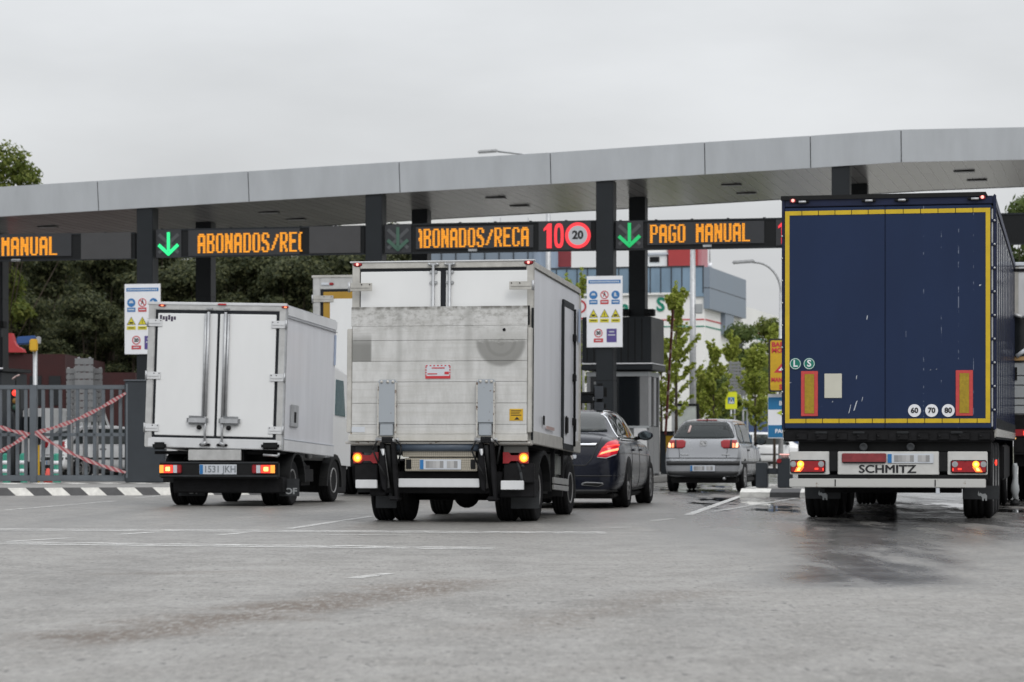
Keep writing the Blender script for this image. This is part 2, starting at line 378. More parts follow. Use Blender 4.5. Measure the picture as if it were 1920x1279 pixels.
# ================================================================ TOLL CANOPY
GA = R(13.0); GC = Vector((2.353, 68.0, 0)); sa, ca = math.sin(GA), math.cos(GA)
def gp(px, py, w=0):
    """local gantry coordinates (u along the gantry, z) of a photo point lying w metres behind the column fronts"""
    k = (px-CX)/F; u = (k*(GC.y+w*ca)-GC.x-w*sa)/(ca+k*sa); Y = GC.y-u*sa+w*ca
    return u, CH+(HY-py)/F*Y
canopy = thing('toll_canopy', 'long grey metal canopy over the toll lanes, rising to the right on dark square columns', 'canopy', GC, -GA)
m_fascia = mat('fascia_panel', (.49, .515, .54), .45, .2, var=.10, scale=1.6, rvar=.06, stretch=(1, 1, .22))
def soffit_mat():
    m = bpy.data.materials.new('soffit_strips'); m.use_nodes = True; t = m.node_tree; b = t.nodes['Principled BSDF']
    tcn = N(t, 'ShaderNodeTexCoord'); br = N(t, 'ShaderNodeTexBrick', i_Scale=1.0, i_Mortar_Size=.012)
    br.inputs['Brick Width'].default_value = 6.1; br.inputs['Row Height'].default_value = .3
    br.inputs['Color1'].default_value = (.41, .405, .395, 1); br.inputs['Color2'].default_value = (.36, .355, .35, 1); br.inputs['Mortar'].default_value = (.2, .2, .2, 1)
    mp = N(t, 'ShaderNodeMapping'); mp.inputs['Rotation'].default_value = (0, 0, R(90)); t.links.new(tcn.outputs['Object'], mp.inputs[0])
    t.links.new(mp.outputs[0], br.inputs['Vector']); t.links.new(br.outputs['Color'], b.inputs['Base Color'])
    b.inputs['Roughness'].default_value = .24; b.inputs['Metallic'].default_value = .05
    n = N(t, 'ShaderNodeTexNoise', i_Scale=1.2); bp = N(t, 'ShaderNodeBump', i_Strength=.05, i_Distance=.03); t.links.new(tcn.outputs['Object'], n.inputs['Vector'])
    t.links.new(n.outputs['Fac'], bp.inputs['Height']); t.links.new(bp.outputs[0], b.inputs['Normal'])
    return m
m_soffit = soffit_mat(); m_roof = mat('canopy_roof', (.3, .31, .32), .7)
FX = [(-560, 374.5, 440.5), (-95, 357, 412), (185, 340, 395), (467, 322, 378), (750, 304, 361), (1033, 287, 345), (1322, 267.5, 327), (1520, 255.5, 315), (1690, 244, 304)]
front = []
for px, yt, yb in FX:
    u, zt = gp(px, yt, -.05); zb = gp(px, yb, -.05)[1]; front.append((u, -.05, zb, zt))
u0, w0, zb0, zt0 = front[-1]
cs = math.cos(GA*1.0); front.append((u0+5*math.cos(GA), w0+5*math.sin(GA)+.0, zb0+.10, zt0+.10)); front.append((u0+14*math.cos(GA), w0+14*math.sin(GA), zb0+.12, zt0+.12))
DEP = 7.7
fb = MB()
for i, (a, b_) in enumerate(zip(front, front[1:])):
    g = .012
    d = Vector((b_[0]-a[0], b_[1]-a[1])); e = d.normalized()*g
    p = [(a[0]+e.x, a[1]+e.y, a[2]), (b_[0]-e.x, b_[1]-e.y, b_[2]), (b_[0]-e.x, b_[1]-e.y-.10, b_[3]), (a[0]+e.x, a[1]+e.y-.10, a[3])]
    fb.prism(p, (0, .06, 0), m_fascia)
    fb.prism([(a[0], a[1]+.03, a[2]+.01), (b_[0], b_[1]+.03, b_[2]+.01), (b_[0], b_[1]-.05, b_[3]-.01), (a[0], a[1]-.05, a[3]-.01)], (0, .05, 0), m_antra)
fb.build('fascia', canopy)
sb = MB(); rb = MB()
for a, b_ in zip(front, front[1:]):
    A1 = (a[0], a[1]+.08, a[2]+.012); B1 = (b_[0], b_[1]+.08, b_[2]+.012); A2 = (a[0]+.0, DEP, a[2]+.012); B2 = (b_[0], DEP, b_[2]+.012)
    sb.prism([A1, A2, B2, B1], (0, 0, 0), m_soffit)
    rb.prism([(a[0], a[1]-.02, a[3]-.03), (b_[0], b_[1]-.02, b_[3]-.03), (b_[0], DEP, b_[3]-.35), (a[0], DEP, a[3]-.35)], (0, 0, 0), m_roof)
    rb.prism([(a[0], DEP, a[2]), (b_[0], DEP, b_[2]), (b_[0], DEP, b_[3]-.35), (a[0], DEP, a[3]-.35)], (0, .04, 0), m_antra2)
sb.build('soffit', canopy); rb.build('roof', canopy)
def zsoff(u):
    for a, b_ in zip(front, front[1:]):
        if a[0] <= u <= b_[0]: return a[2]+(b_[2]-a[2])*(u-a[0])/(b_[0]-a[0])+.012
    return front[-1][2]
CW = .225
COLU = []
for px in (-141, 271, 700.5, 1133.5, 1576, 2016):
    u = gp(px, 500)[0]; COLU.append(u)
    for w in (0.0, 4.6):
        c = MB(); zt = zsoff(u)-.004 if u < front[-1][0] else zb0
        uu = u + (.0 if w == 0 else 0)
        c.box(uu-CW, uu+CW, w, w+.45, 0, zt, m_antra, .012)
        for z in (2.6, 5.15): c.box(uu-CW-.003, uu+CW+.003, w-.003, w+.453, z, z+.012, m_black)
        c.box(uu-.3, uu+.3, w-.08, w+.53, .1, .2, m_antra2, .01)
        c.build('column', canopy)
m_slot = mat('light_slot', (.03, .03, .03), .4)
for px, py, w in ((90, 424, 3.0), (505, 397, 2.2), (556, 410, 4.1), (930, 369.5, 2.2), (975, 385, 4.5), (1372, 345.5, 2.4), (1400, 361.5, 4.9), (1808, 320, 2), (1832, 337, 4.3)):
    # the recessed slot lights sit in the soffit: depth found from the soffit height
    best = min((abs(gp(px, py, w_/20)[1]-zsoff(gp(px, py, w_/20)[0])), w_/20) for w_ in range(4, 150)); w_ = best[1]
    u, z = gp(px, py, w_); z = zsoff(u)
    MB().box(u-.27, u+.27, w_-.14, w_+.14, z-.035, z-.004, m_slot, .01).box(u-.24, u+.24, w_-.11, w_+.11, z-.04, z-.036, m_steel).build('ceiling_light', canopy)

# ================================================================ LED LANE SIGNS
G6 = {
 'A': ".####. ###### ##..## ##..## ##..## ###### ###### ##..## ##..## ##..## ##..##", 'B': "#####. ##..## ##..## ##..## #####. #####. ##..## ##..## ##..## ##..## #####.",
 'O': ".####. ##..## ##..## ##..## ##..## ##..## ##..## ##..## ##..## ##..## .####.", 'N': "##..## ###.## ###.## ###.## ###### ###### ##.### ##.### ##.### ##..## ##..##",
 'D': "#####. ##..## ##..## ##..## ##..## ##..## ##..## ##..## ##..## ##..## #####.", 'S': ".####. ##..## ##..## ##.... ####.. .####. ...### ....## ##..## ##..## .####.",
 '/': "...... ....## ....## ...##. ...##. ..##.. ..##.. .##... .##... ##.... ......", 'R': "#####. ##..## ##..## ##..## ##..## #####. ####.. ##.##. ##.##. ##..## ##..##",
 'E': "###### ##.... ##.... ##.... #####. #####. ##.... ##.... ##.... ##.... ######", 'C': ".####. ##..## ##..## ##.... ##.... ##.... ##.... ##.... ##..## ##..## .####.",
 'M': "##..## ##..## ###### ###### ###### ##..## ##..## ##..## ##..## ##..## ##..##", 'U': "##..## ##..## ##..## ##..## ##..## ##..## ##..## ##..## ##..## ##..## .####.",
 'L': "##.... ##.... ##.... ##.... ##.... ##.... ##.... ##.... ##.... ##.... ######", 'P': "#####. ##..## ##..## ##..## ##..## #####. ##.... ##.... ##.... ##.... ##....",
 'G': ".####. ##..## ##..## ##.... ##.... ##.### ##.### ##..## ##..## ##..## .####.", ' ': " ".join(["......"]*11)}
m_led = lamp('amber_led', (1, .37, .02), .92); m_ledr = lamp('red_led', (1, .045, .06), .95); m_ledg = lamp('green_led', (.015, .55, .16), .72); m_ledgb = lamp('green_led_bright', (.03, .85, .28), 1.0)
m_ledw = lamp('white_led', (.5, .52, .55), .5); m_ledoff = mat('unlit_led_cross', (.075, .08, .085), .6)
m_ledgd = mat('dim_green_led', (.045, .085, .065), .6, emit=(.03, .13, .08), es=.2)
m_hous = mat('sign_housing', (.007, .008, .009), .55, var=.2, spec=.25); m_pan = mat('sign_panel_grey', (.026, .028, .032), .6, var=.12, scale=3)
m_pan2 = mat('blank_panel_grey', (.05, .05, .052), .6, var=.1, scale=4)
def led_sign(label, px0, px1, yt, yb, items, texts):
    """yt, yb: (at px0, at px1) rows of the housing"""
    u0, z0t = gp(px0, yt[0]); u1, z1t = gp(px1, yt[1]); z0b = gp(px0, yb[0])[1]; z1b = gp(px1, yb[1])[1]
    zt, zb = (z0t+z1t)/2, (z0b+z1b)/2
    o = thing('led_lane_sign', label, 'lane sign', GC+Vector((u0*ca, -u0*sa, zb)), -GA, 'LED lane signs under the canopy')
    h = zt-zb; wd = u1-u0
    hb = MB(); hb.box(0, wd, .12, .40, 0, h, m_hous, .015)
    for k in range(6): hb.box(wd*k/6+.1, wd*k/6+.16, .2, .26, h-.002, h+.04, m_hous)
    hb.box(.0, wd, .10, .13, h-.03, h+.012, m_antra); hb.box(0, wd, .10, .13, -.012, .02, m_antra)
    hb.build('housing', o)
    def L_(px, py): u, z = gp(px, py, .1); return u-u0, z-zb
    for it in items:
        kind, a, b_, t_, c_ = it[:5]
        x0, z1 = L_(a, t_); x1, z0_ = L_(b_, c_)
        pm = m_pan2 if kind == 'blank' else m_pan
        if kind == 'label':
            MB().box(x0, x1, .100, .118, z0_, z1, m_steel).build('maker_label', o); continue
        pn = MB().box(x0, x1, .09, .118, z0_, z1, pm, .004)
        pnl = pn.build({'text': 'text_panel', 'blank': 'blank_panel', 'arrow': 'arrow_panel', 'speed': 'speed_panel'}[kind], o)
        w, hh = x1-x0, z1-z0_
        if kind == 'arrow':
            cxp, czp, s_ = (x0+x1)/2, (z0_+z1)/2, min(w, hh)*.5
            xb = MB()
            for sg in (-1, 1):
                M = Matrix.Translation((cxp, .082, czp)) @ Matrix.Rotation(sg*R(42), 4, 'Y')
                xb.box(-s_*1.05, s_*1.05, -.001, .006, -.045, .045, m_ledoff, M=M)
            xb.build('unlit_cross', pnl)
            ab = MB(); mm = {'lit': m_ledg, 'bright': m_ledgb, 'dim': m_ledgd}[it[5]]
            ab.box(cxp-.042, cxp+.042, .066, .078, czp-s_*.55, czp+s_*.86, mm)
            for sg in (-1, 1):
                M = Matrix.Translation((cxp+sg*s_*.36, .066, czp-s_*.46)) @ Matrix.Rotation(-sg*R(42), 4, 'Y')
                ab.box(-s_*.56, s_*.56, -.004, .007, -.045, .045, mm, M=M)
            ab.build('arrow', pnl)
        if kind == 'speed':
            sbm = MB(); ht = hh*.90; xc = x0+w*.10
            zc = z0_+hh*.5
            sbm.prism([(xc, .07, zc+ht*.28), (xc+.12, .07, zc+ht*.48), (xc+.21, .07, zc+ht*.48), (xc+.21, .07, zc-ht*.48), (xc+.08, .07, zc-ht*.48), (xc+.08, .07, zc+ht*.26), (xc, .07, zc+ht*.18)], (0, .01, 0), m_ledr)
            xo = xc+.40
            ro = [(xo+math.copysign(abs(math.cos(a))**.7, math.cos(a))*.125, .07, zc+math.copysign(abs(math.sin(a))**.7, math.sin(a))*ht*.48) for a in [2*math.pi*k/24 for k in range(24)]]
            sbm.prism(ro, (0, .012, 0), m_ledr)
            ri = [(xo+math.copysign(abs(math.cos(a))**.7, math.cos(a))*.048, .066, zc+math.copysign(abs(math.sin(a))**.7, math.sin(a))*ht*.33) for a in [2*math.pi*k/24 for k in range(24)]]
            sbm.prism(ri, (0, .004, 0), m_pan)
            sbm.build('lane_number', pnl)
            if w > .8:
                rd = MB(); xr = x0+w*.755; rr = hh*.455
                rd.disc((xr, zc), rr, .068, m_ledr, 32, th=.01).disc((xr, zc), rr*.74, .062, m_ledw, 32, th=.006)
                rd.text('20', rr*.86, (xr, .058, zc), m_blackp, bold=.012)
                rd.build('speed_roundel', pnl)
    for st, a, b_, t_, c_ in texts:
        n = len(st); xs0, zt_ = L_(a, t_); xs1, zb_ = L_(b_, c_)
        cw = (xs1-xs0)/n; dx = cw/7; dz = (zt_-zb_)/11
        for i, ch in enumerate(st):
            half = None; tb = MB()
            if ch == ' ': continue
            if ch in '<>': half = ch; ch = {'<': 'A', '>': 'C'}[ch]
            for r_, row in enumerate(G6[ch].split()):
                for c in range(6):
                    if row[c] == '#' and not (half == '<' and c < 3) and not (half == '>' and c > 2):
                        x = xs0+i*cw+(c+.5)*dx; z = zt_-(r_)*dz
                        tb.box(x, x+dx*.86, .078, .088, z-dz*.80, z, m_led)
            tb.build('led_character', o)
    return o
led_sign('LED lane sign reading MANUAL, cut by the left edge of the photo', -150, 251, (446, 433), (492, 484), [('text', -130, 134, 442, 480), ('blank', 152, 246, 437, 485), ('label', 21, 38, 486, 490)], [('PAGO MANUAL', -86, 109, 447.5, 478.5)])
led_sign('LED lane sign with bright green arrow and cropped ABONADOS above the small white truck', 290, 682, (432, 421), (484, 474), [('arrow', 293, 340, 431, 483, 'bright'), ('text', 353, 562, 432, 477), ('blank', 580, 676, 425, 474), ('label', 449, 465, 474, 478)], [('ABONADOS/RE>', 370, 576, 439, 472)])
led_sign('LED lane sign with unlit grey arrow, amber ABONADOS/RECA and red 10', 719, 1116, (420, 414), (476, 468), [('arrow', 722, 771, 422, 474, 'dim'), ('text', 780, 1000, 426, 464), ('speed', 1010, 1108, 416, 468), ('label', 878, 894, 467, 471)], [('<BONADOS/RECA', 777, 993, 430, 462)])
led_sign('LED lane sign with green arrow and amber PAGO MANUAL, beside the blue trailer', 1151, 1559, (413, 408), (468, 462), [('arrow', 1155, 1206, 415, 466, 'lit'), ('text', 1214, 1433, 418, 456), ('speed', 1455, 1500, 412, 460), ('label', 1318, 1334, 459, 463)], [('PAGO MANUAL', 1218, 1408, 422, 453)])
led_sign('dark unlit LED lane sign cut by the right edge of the photo', 1594, 2000, (404, 399), (462, 456), [('arrow', 1600, 1650, 408, 460, 'dim'), ('text', 1658, 1880, 410, 452)], [])

# ================================================================ INFORMATION BOARDS
def info_board(label, px0, px1, yt, yb, w=-.06):
    u0, zt = gp(px0, yt, w); u1, zb = gp(px1, yb, w); W_, H = u1-u0, zt-zb
    o = thing('information_board', label, 'sign board', GC+Vector((u0*ca+w*sa, -u0*sa+w*ca, zb)), -GA, 'white safety boards on the columns')
    MB().box(0, W_, 0, .04, 0, H, m_whitep, .006).build('board', o)
    X = lambda f: f*W_
    Z = lambda f: (1-f)*H
    hd = MB(); hd.box(X(.05), X(.95), -.004, 0, Z(.105), Z(.055), m_bluep)
    for k in range(16): hd.box(X(.09+k*.052), X(.125+k*.052), -.006, -.004, Z(.09), Z(.07), m_plate)
    hd.build('title_band', o)
    r_ = W_*.115
    y1 = .265
    for k, (cx, mm) in enumerate(((.19, m_bluep), (.5, m_redp), (.81, m_bluep))):
        b = MB()
        if k == 1:
            b.disc((X(cx), Z(y1)), r_, -.005, m_redp, 24, r_in=r_*.8)
            b.box(-r_*.9, r_*.9, -.004, 0, -r_*.09, r_*.09, m_redp, M=Matrix.Translation((X(cx), -.002, Z(y1))) @ Matrix.Rotation(R(45), 4, 'Y'))
            b.disc((X(cx), Z(y1)+r_*.5), r_*.16, -.004, m_blackp); b.prism([(X(cx)-r_*.15, -.004, Z(y1)+r_*.35), (X(cx)+r_*.2, -.004, Z(y1)+r_*.3), (X(cx)+r_*.35, -.004, Z(y1)-r_*.6), (X(cx)+.0, -.004, Z(y1)-r_*.1), (X(cx)-r_*.4, -.004, Z(y1)-r_*.6)], (0, .003, 0), m_blackp)
        else:
            b.disc((X(cx), Z(y1)), r_, -.005, m_bluep, 24)
            b.prism([(X(cx)-r_*.3, -.008, Z(y1)+r_*.5), (X(cx)+r_*.1, -.008, Z(y1)+r_*.5), (X(cx)+r_*.15, -.008, Z(y1)-r_*.1), (X(cx)+r_*.5, -.008, Z(y1)-r_*.4), (X(cx)-r_*.4, -.008, Z(y1)-r_*.4)] if k == 2 else
                    [(X(cx)-r_*.6, -.008, Z(y1)-r_*.1), (X(cx)-r_*.3, -.008, Z(y1)+r_*.45), (X(cx)+r_*.3, -.008, Z(y1)+r_*.45), (X(cx)+r_*.6, -.008, Z(y1)-r_*.1)], (0, .003, 0), m_plate)
        b.box(X(cx)-r_, X(cx)+r_, -.005, 0, Z(.395), Z(.335), mm)
        b.box(X(cx)-r_*.75, X(cx)+r_*.75, -.007, -.005, Z(.372), Z(.355), m_plate)
        b.build('prohibition_symbol' if k == 1 else 'mandatory_symbol', o)
    for k, cx in enumerate((.19, .5, .81)):
        b = MB(); zc0, zc1 = Z(.58), Z(.465); t_ = W_*.125
        b.prism([(X(cx)-t_, -.004, zc0), (X(cx)+t_, -.004, zc0), (X(cx), -.004, zc1)], (0, .004, 0), m_blackp)
        b.prism([(X(cx)-t_*.8, -.006, zc0+.012), (X(cx)+t_*.8, -.006, zc0+.012), (X(cx), -.006, zc1-.022)], (0, .003, 0), m_yellowfl if 0 else m_ywarn)
        if k == 1: b.box(X(cx)-.008, X(cx)+.008, -.009, -.006, zc0+.05, zc0+.13, m_blackp); b.box(X(cx)-.008, X(cx)+.008, -.009, -.006, zc0+.025, zc0+.04, m_blackp)
        else: b.box(X(cx)-t_*.4, X(cx)+t_*.4, -.009, -.006, zc0+.03, zc0+.075, m_blackp, .012)
        b.box(X(cx)-t_, X(cx)+t_, -.005, 0, Z(.65), Z(.60), m_ywarn); b.box(X(cx)-t_*.7, X(cx)+t_*.7, -.007, -.005, Z(.63), Z(.618), m_blackp)
        b.build('warning_symbol', o)
    b = MB(); b.disc((X(.33), Z(.80)), r_*1.02, -.005, m_redp, 24, r_in=r_*.80); b.text('20', r_*1.1, (X(.33), -.004, Z(.80)), m_blackp, bold=.006)
    b.box(X(.2), X(.46), -.005, 0, Z(.93), Z(.875), m_redp); b.box(X(.25), X(.41), -.007, -.005, Z(.91), Z(.895), m_plate); b.build('speed_symbol', o)
    b = MB(); b.box(X(.56), X(.84), -.005, 0, Z(.93), Z(.74), m_purple); b.box(X(.63), X(.77), -.007, -.005, Z(.79), Z(.775), m_plate)
    b.box(X(.60), X(.80), -.007, -.005, Z(.835), Z(.82), m_plate); b.build('purple_notice', o)
m_ywarn = mat('warning_yellow', (.62, .55, .03), .5, var=.06); m_purple = mat('purple_print', (.09, .065, .24), .5)
info_board('white safety board with pictograms on the column in front of the toll booth', 1100, 1167, 518, 651)
info_board('white safety board with pictograms on the column behind the small white truck', 233.5, 300.5, 533, 664)
# ================================================================ TOLL BOOTH
def gw(u, w, z=0): return GC+Vector((u*ca+w*sa, -u*sa+w*ca, z))
wB = 1.75
uL = gp(1100, 700, wB)[0]; uR = gp(1215, 700, wB)[0]; BW = uR-uL; BD = 1.75
bz = lambda y: gp(1200, y, wB)[1]
booth = thing('toll_booth', 'dark grey glazed toll booth with a tall black casing on its roof behind the column', 'toll booth', gw(uL, wB, .15), -GA)
zz = lambda y: bz(y)-.15
m_boothp = mat('booth_grey_panel', (.20, .205, .21), .45, .2, var=.12, scale=3); m_boothl = mat('booth_light_panel', (.34, .36, .37), .5, var=.1)
mb = MB(); z_sill = zz(800); z_head = zz(697)
mb.box(0, BW, 0, .08, 0, z_sill, m_boothp, .01); mb.box(BW-.08, BW, .08, BD, 0, z_sill, m_boothp, .01); mb.box(0, .08, .08, BD, 0, z_head, m_antra2, .01); mb.box(.08, BW-.08, BD-.08, BD, 0, z_head, m_antra2, .01)
for (x0, x1, y0, y1) in ((BW-.22, BW, -.004, .16), (0, .10, -.004, .1), (BW-.16, BW+.004, BD-.16, BD+.004), (BW*.40, BW*.40+.14, -.004, .09), (BW-.1, BW+.004, BD*.48, BD*.48+.1)): mb.box(x0, x1, y0, y1, 0, z_head, m_boothp, .012)
mb.box(-.003, BW+.003, -.006, .09, z_head-.12, z_head+.002, m_boothl, .008); mb.box(BW-.09, BW+.006, .0, BD, z_head-.12, z_head+.002, m_boothl, .008)
mb.box(.1, BW+.05, -.05, .08, z_sill-.04, z_sill+.02, m_boothl, .008); mb.box(0, BW, 0, BD, .0, .06, m_black)
mb.build('wall', booth)
MB().box(BW-.36, BW-.02, -.10, -.004, zz(860), zz(803), m_whited, .01).build('service_cabinet', booth)
def window(x0, x1, y0, y1, z0, z1):
    w_ = MB(); w_.box(x0, x1, y0, y1, z0, z1, m_glass); return w_.build('window', booth)
window(BW*.40+.14, BW-.22, .03, .05, z_sill+.02, z_head-.12); window(.1, BW*.40, .03, .05, z_sill+.02, z_head-.12)
window(BW-.05, BW-.03, .16, BD*.48, z_sill+.02, z_head-.12); window(BW-.05, BW-.03, BD*.48+.1, BD-.16, z_sill+.02, z_head-.12)
MB().box(BW*.12, BW*.38, -.02, .0, .0, zz(715), m_antra2, .01).box(BW*.12, BW*.38, -.03, -.02, zz(715)-.08, zz(715), m_boothp, .006).build('door', booth)
MB().box(-.12, BW+.14, -.14, BD+.14, zz(694), zz(683), m_antra, .02).build('roof', booth)
MB().box(-.1, BW+.145, -.146, -.10, zz(682.6), zz(680.6), m_whitep).box(BW+.10, BW+.146, -.10, BD+.12, zz(682.6), zz(680.6), m_whitep).build('light_strip', booth)
cb = MB(); cb.box(-.10, BW+.10, -.10, BD+.12, zz(680.4), zz(594), m_antra, .02)
for k in range(9): cb.box(.02+k*BW/9, .05+k*BW/9, -.106, -.10, zz(678), zz(597), m_black)
cb.build('roof_casing', booth)
for lab, a, b_ in (('small black camera on the left flank of the column behind the white board', 1166, 1180), ('small black camera on the right flank of the column above the booth casing', 1209, 1228)):
    u0, z1 = gp(a, 580, 4.4); u1, z0 = gp(b_, 593, 4.4); t = thing('camera', lab, 'camera', gw(u0, 4.4, z0), -GA, 'column cameras')
    MB().box(0, u1-u0, -.18, .12, 0, z1-z0, m_black, .02).build('housing', t); MB().lathe([(.001, -.19), (.04, -.19), (.045, -.12), (.03, -.11)], ((u1-u0)/2, 0, (z1-z0)/2), m_glass, 'Y', 14).build('lens', t)
u0, z1 = gp(-6, 596, 4.2); t = thing('camera', 'black camera box at the left edge above the gate', 'camera', gw(u0, 4.2, z1-.3), -GA, 'column cameras')
MB().box(0, .28, -.2, .1, 0, .2, m_black, .02).build('housing', t); MB().box(.1, .16, -.05, .05, -.25, 0, m_antra2).build('bracket', t)
# left booth roof corner, mostly outside the frame
t = thing('toll_booth', 'toll booth with a pale roof strip, cut by the left edge of the photo', 'toll booth', gw(gp(-110, 700, 1.8)[0], 1.8, .15), -GA)
uu = gp(8, 700, 1.8)[0]-gp(-110, 700, 1.8)[0]; zt = gp(8, 690, 1.8)[1]-.15
MB().box(0, uu-.1, 0, 1.8, 0, zt-.12, m_antra2, .02).build('wall', t); MB().box(-.1, uu, -.1, 1.9, zt-.1, zt, m_antra, .02).build('roof', t); MB().box(-.1, uu+.006, -.106, -.1, zt-.03, zt+.01, m_whitep).build('light_strip', t)
# ================================================================ BARRIER, BOLLARDS, SIGNS BY THE BOOTH
Yb = 74.5; p = at(1252, 900, Yb)
t = thing('barrier_gate', 'raised red and white barrier boom on a grey cabinet right of the booth', 'barrier', (p.x, Yb, 0), -LA)
hz = at(0, 812, Yb).z
MB().box(-.18, .18, -.15, .15, 0, hz, m_antra2, .02).box(-.2, .2, -.17, .17, hz, hz+.05, m_antra, .015).build('cabinet', t)
MB().box(-.03, .17, -.157, -.15, hz-.62, hz-.08, m_yellow, .0).build('hazard_plate', t)
m_boom = mat('boom_faded_red', (.17, .035, .03), .5, var=.25, scale=6); m_boomw = mat('boom_pale_band', (.42, .30, .28), .5)
d = (at(1263.5, 585, Yb)-at(1250, 812, Yb)); bb = MB(); Mq = Matrix.Translation((-.03, -.22, hz-.05)) @ d.to_track_quat('Z', 'Y').to_matrix().to_4x4(); L_ = d.length+.1
bb.box(-.055, .055, -.03, .03, 0, L_, m_boom, .01, M=Mq)
for k in range(1, 6): bb.box(-.058, .058, -.033, .033, L_*k/6-.05, L_*k/6+.05, m_boomw, .004, M=Mq)
bb.build('boom', t)
pr = at(1449, 917, 50.2)
t = thing('guard_rail', 'two dark grey square posts joined by a rail on the kerbed island', 'guard rail', (pr.x, 50.2, .15), -LA)
s_ = F/50.2
def zz2(y): return CH+(HY-y)/s_-.15
xx = lambda px: (px-1449)/s_
MB().box(xx(1418), xx(1440), -.12, .12, 0, zz2(868), m_antra2, .015).box(xx(1419.5), xx(1438.5), -.1, .1, zz2(868), zz2(868)+.012, m_boothp).build('post', t)
MB().box(xx(1459), xx(1486), -.12, .12, 0, zz2(860), m_antra2, .015).build('post', t)
MB().box(xx(1440), xx(1459), -.05, .05, zz2(889), zz2(878), m_antra2, .01).build('rail', t)
MB().cyl((xx(1472), 0, zz2(860)), (xx(1472), 0, zz2(853)), .07, m_boomw).build('lamp_base', t)
MB().box(xx(1462), xx(1480), -.08, .06, zz2(853), zz2(851), lamp('pale_red_lamp', (1, .55, .5), 1.0), .006).build('beacon', t)
MB().disc((xx(1462), zz2(864)), .045, -.14, m_red, th=.02).build('reflector', t)

def road_sign(name, label, cat, px0, px1, yt, yb, Y, build, pole_px=None, rz=0, group=None, pole=True):
    a, b_ = at(px0, yt, Y), at(px1, yb, Y); t = thing(name, label, cat, ((a.x+b_.x)/2, Y, 0), rz, group)
    W_ = b_.x-a.x; build(t, W_, a.z, b_.z)
    if pole:
        px = 0 if pole_px is None else at(pole_px, 0, Y).x-(a.x+b_.x)/2
        MB().cyl((px, .06, 0), (px, .06, a.z-.05), .04, m_steel).build('pole', t)
    return t
def rr(mb, w, z0, z1, r_, y, th, m):
    pts = []
    for (cx, cz, a0) in ((w/2-r_, z1-r_, 0), (-w/2+r_, z1-r_, 90), (-w/2+r_, z0+r_, 180), (w/2-r_, z0+r_, 270)):
        for k in range(6): a = R(a0+18*k); pts.append((cx+r_*math.cos(a), y, cz+r_*math.sin(a)))
    mb.prism(pts, (0, th, 0), m)
def by(t, w, zt, zb):
    b = MB(); rr(b, w, zb, zt, .07, 0, .03, m_blackp); rr(b, w-.08, zb+.04, zt-.04, .05, -.004, .004, m_yellow); b.build('board', t)
    h = zt-zb; x = MB()
    x.text('BARRERA', .15, (-w/2+.07, -.008, zt-h*.115), m_redp, bold=.007, align='LEFT', sx=1.05); x.text('MOVIL', .15, (-w/2+.07, -.008, zt-h*.225), m_redp, bold=.007, align='LEFT', sx=1.05)
    x.build('lettering', t); x = MB(); x.text('MANTENGA', .135, (-w/2+.06, -.008, zb+h*.225), m_redp, bold=.007, align='LEFT', sx=.88); x.text('SE', .15, (-.10, -.008, zb+h*.09), m_redp, bold=.007)
    x.build('lettering', t)
    y = MB(); cz = zb+h*.36; q = .30; hq = h*.285
    y.prism([(-q, -.006, cz), (q, -.006, cz), (0, -.006, cz+hq)], (0, .003, 0), m_redp); y.prism([(-q*.66, -.010, cz+.05), (q*.66, -.010, cz+.05), (0, -.010, cz+hq-.1)], (0, .003, 0), m_whitep)
    y.box(-.02, .02, -.014, -.011, cz+.09, cz+.2, m_blackp); y.build('warning_triangle', t)
road_sign('warning_sign', 'yellow warning sign lettered BARRERA MOVIL with a red triangle, beside the blue trailer', 'warning sign', 1441, 1509, 635, 735, 62, by, pole_px=1500)
def bb_(t, w, zt, zb):
    h = zt-zb; b = MB(); b.box(-w/2, w/2, 0, .03, zb, zt, m_whitep, .004); b.build('board', t)
    x = MB(); x.box(-w/2+.004, w/2-.004, -.004, 0, zb+h*.02, zb+h*.30, m_bluesg); x.box(-w/2+.004, w/2-.004, -.004, 0, zb+h*.65, zb+h*.93, m_bluesg); x.build('blue_band', t)
    y = MB(); y.text('BA', .14, (-w/2+.34, -.008, zb+h*.79), m_whitep, bold=.004); y.build('lettering', t); y = MB(); y.text('PAGO', .13, (-w/2+.34, -.008, zb+h*.16), m_whitep, bold=.004); y.build('lettering', t)
    g_ = MB(); g_.prism([(-.22, -.006, zb+h*.57), (-.12, -.006, zb+h*.63), (.2, -.006, zb+h*.50), (.12, -.006, zb+h*.42)], (0, .004, 0), mat('lime_print', (.42, .5, .03), .5)); g_.build('ticket_symbol', t)
m_bluesg = mat('sign_blue', (.01, .15, .33), .5, var=.08)
road_sign('payment_sign', 'blue and white payment sign lettered PAGO below the yellow sign by the trailer', 'information sign', 1440, 1508, 739, 822, 62.2, bb_, pole_px=1500)
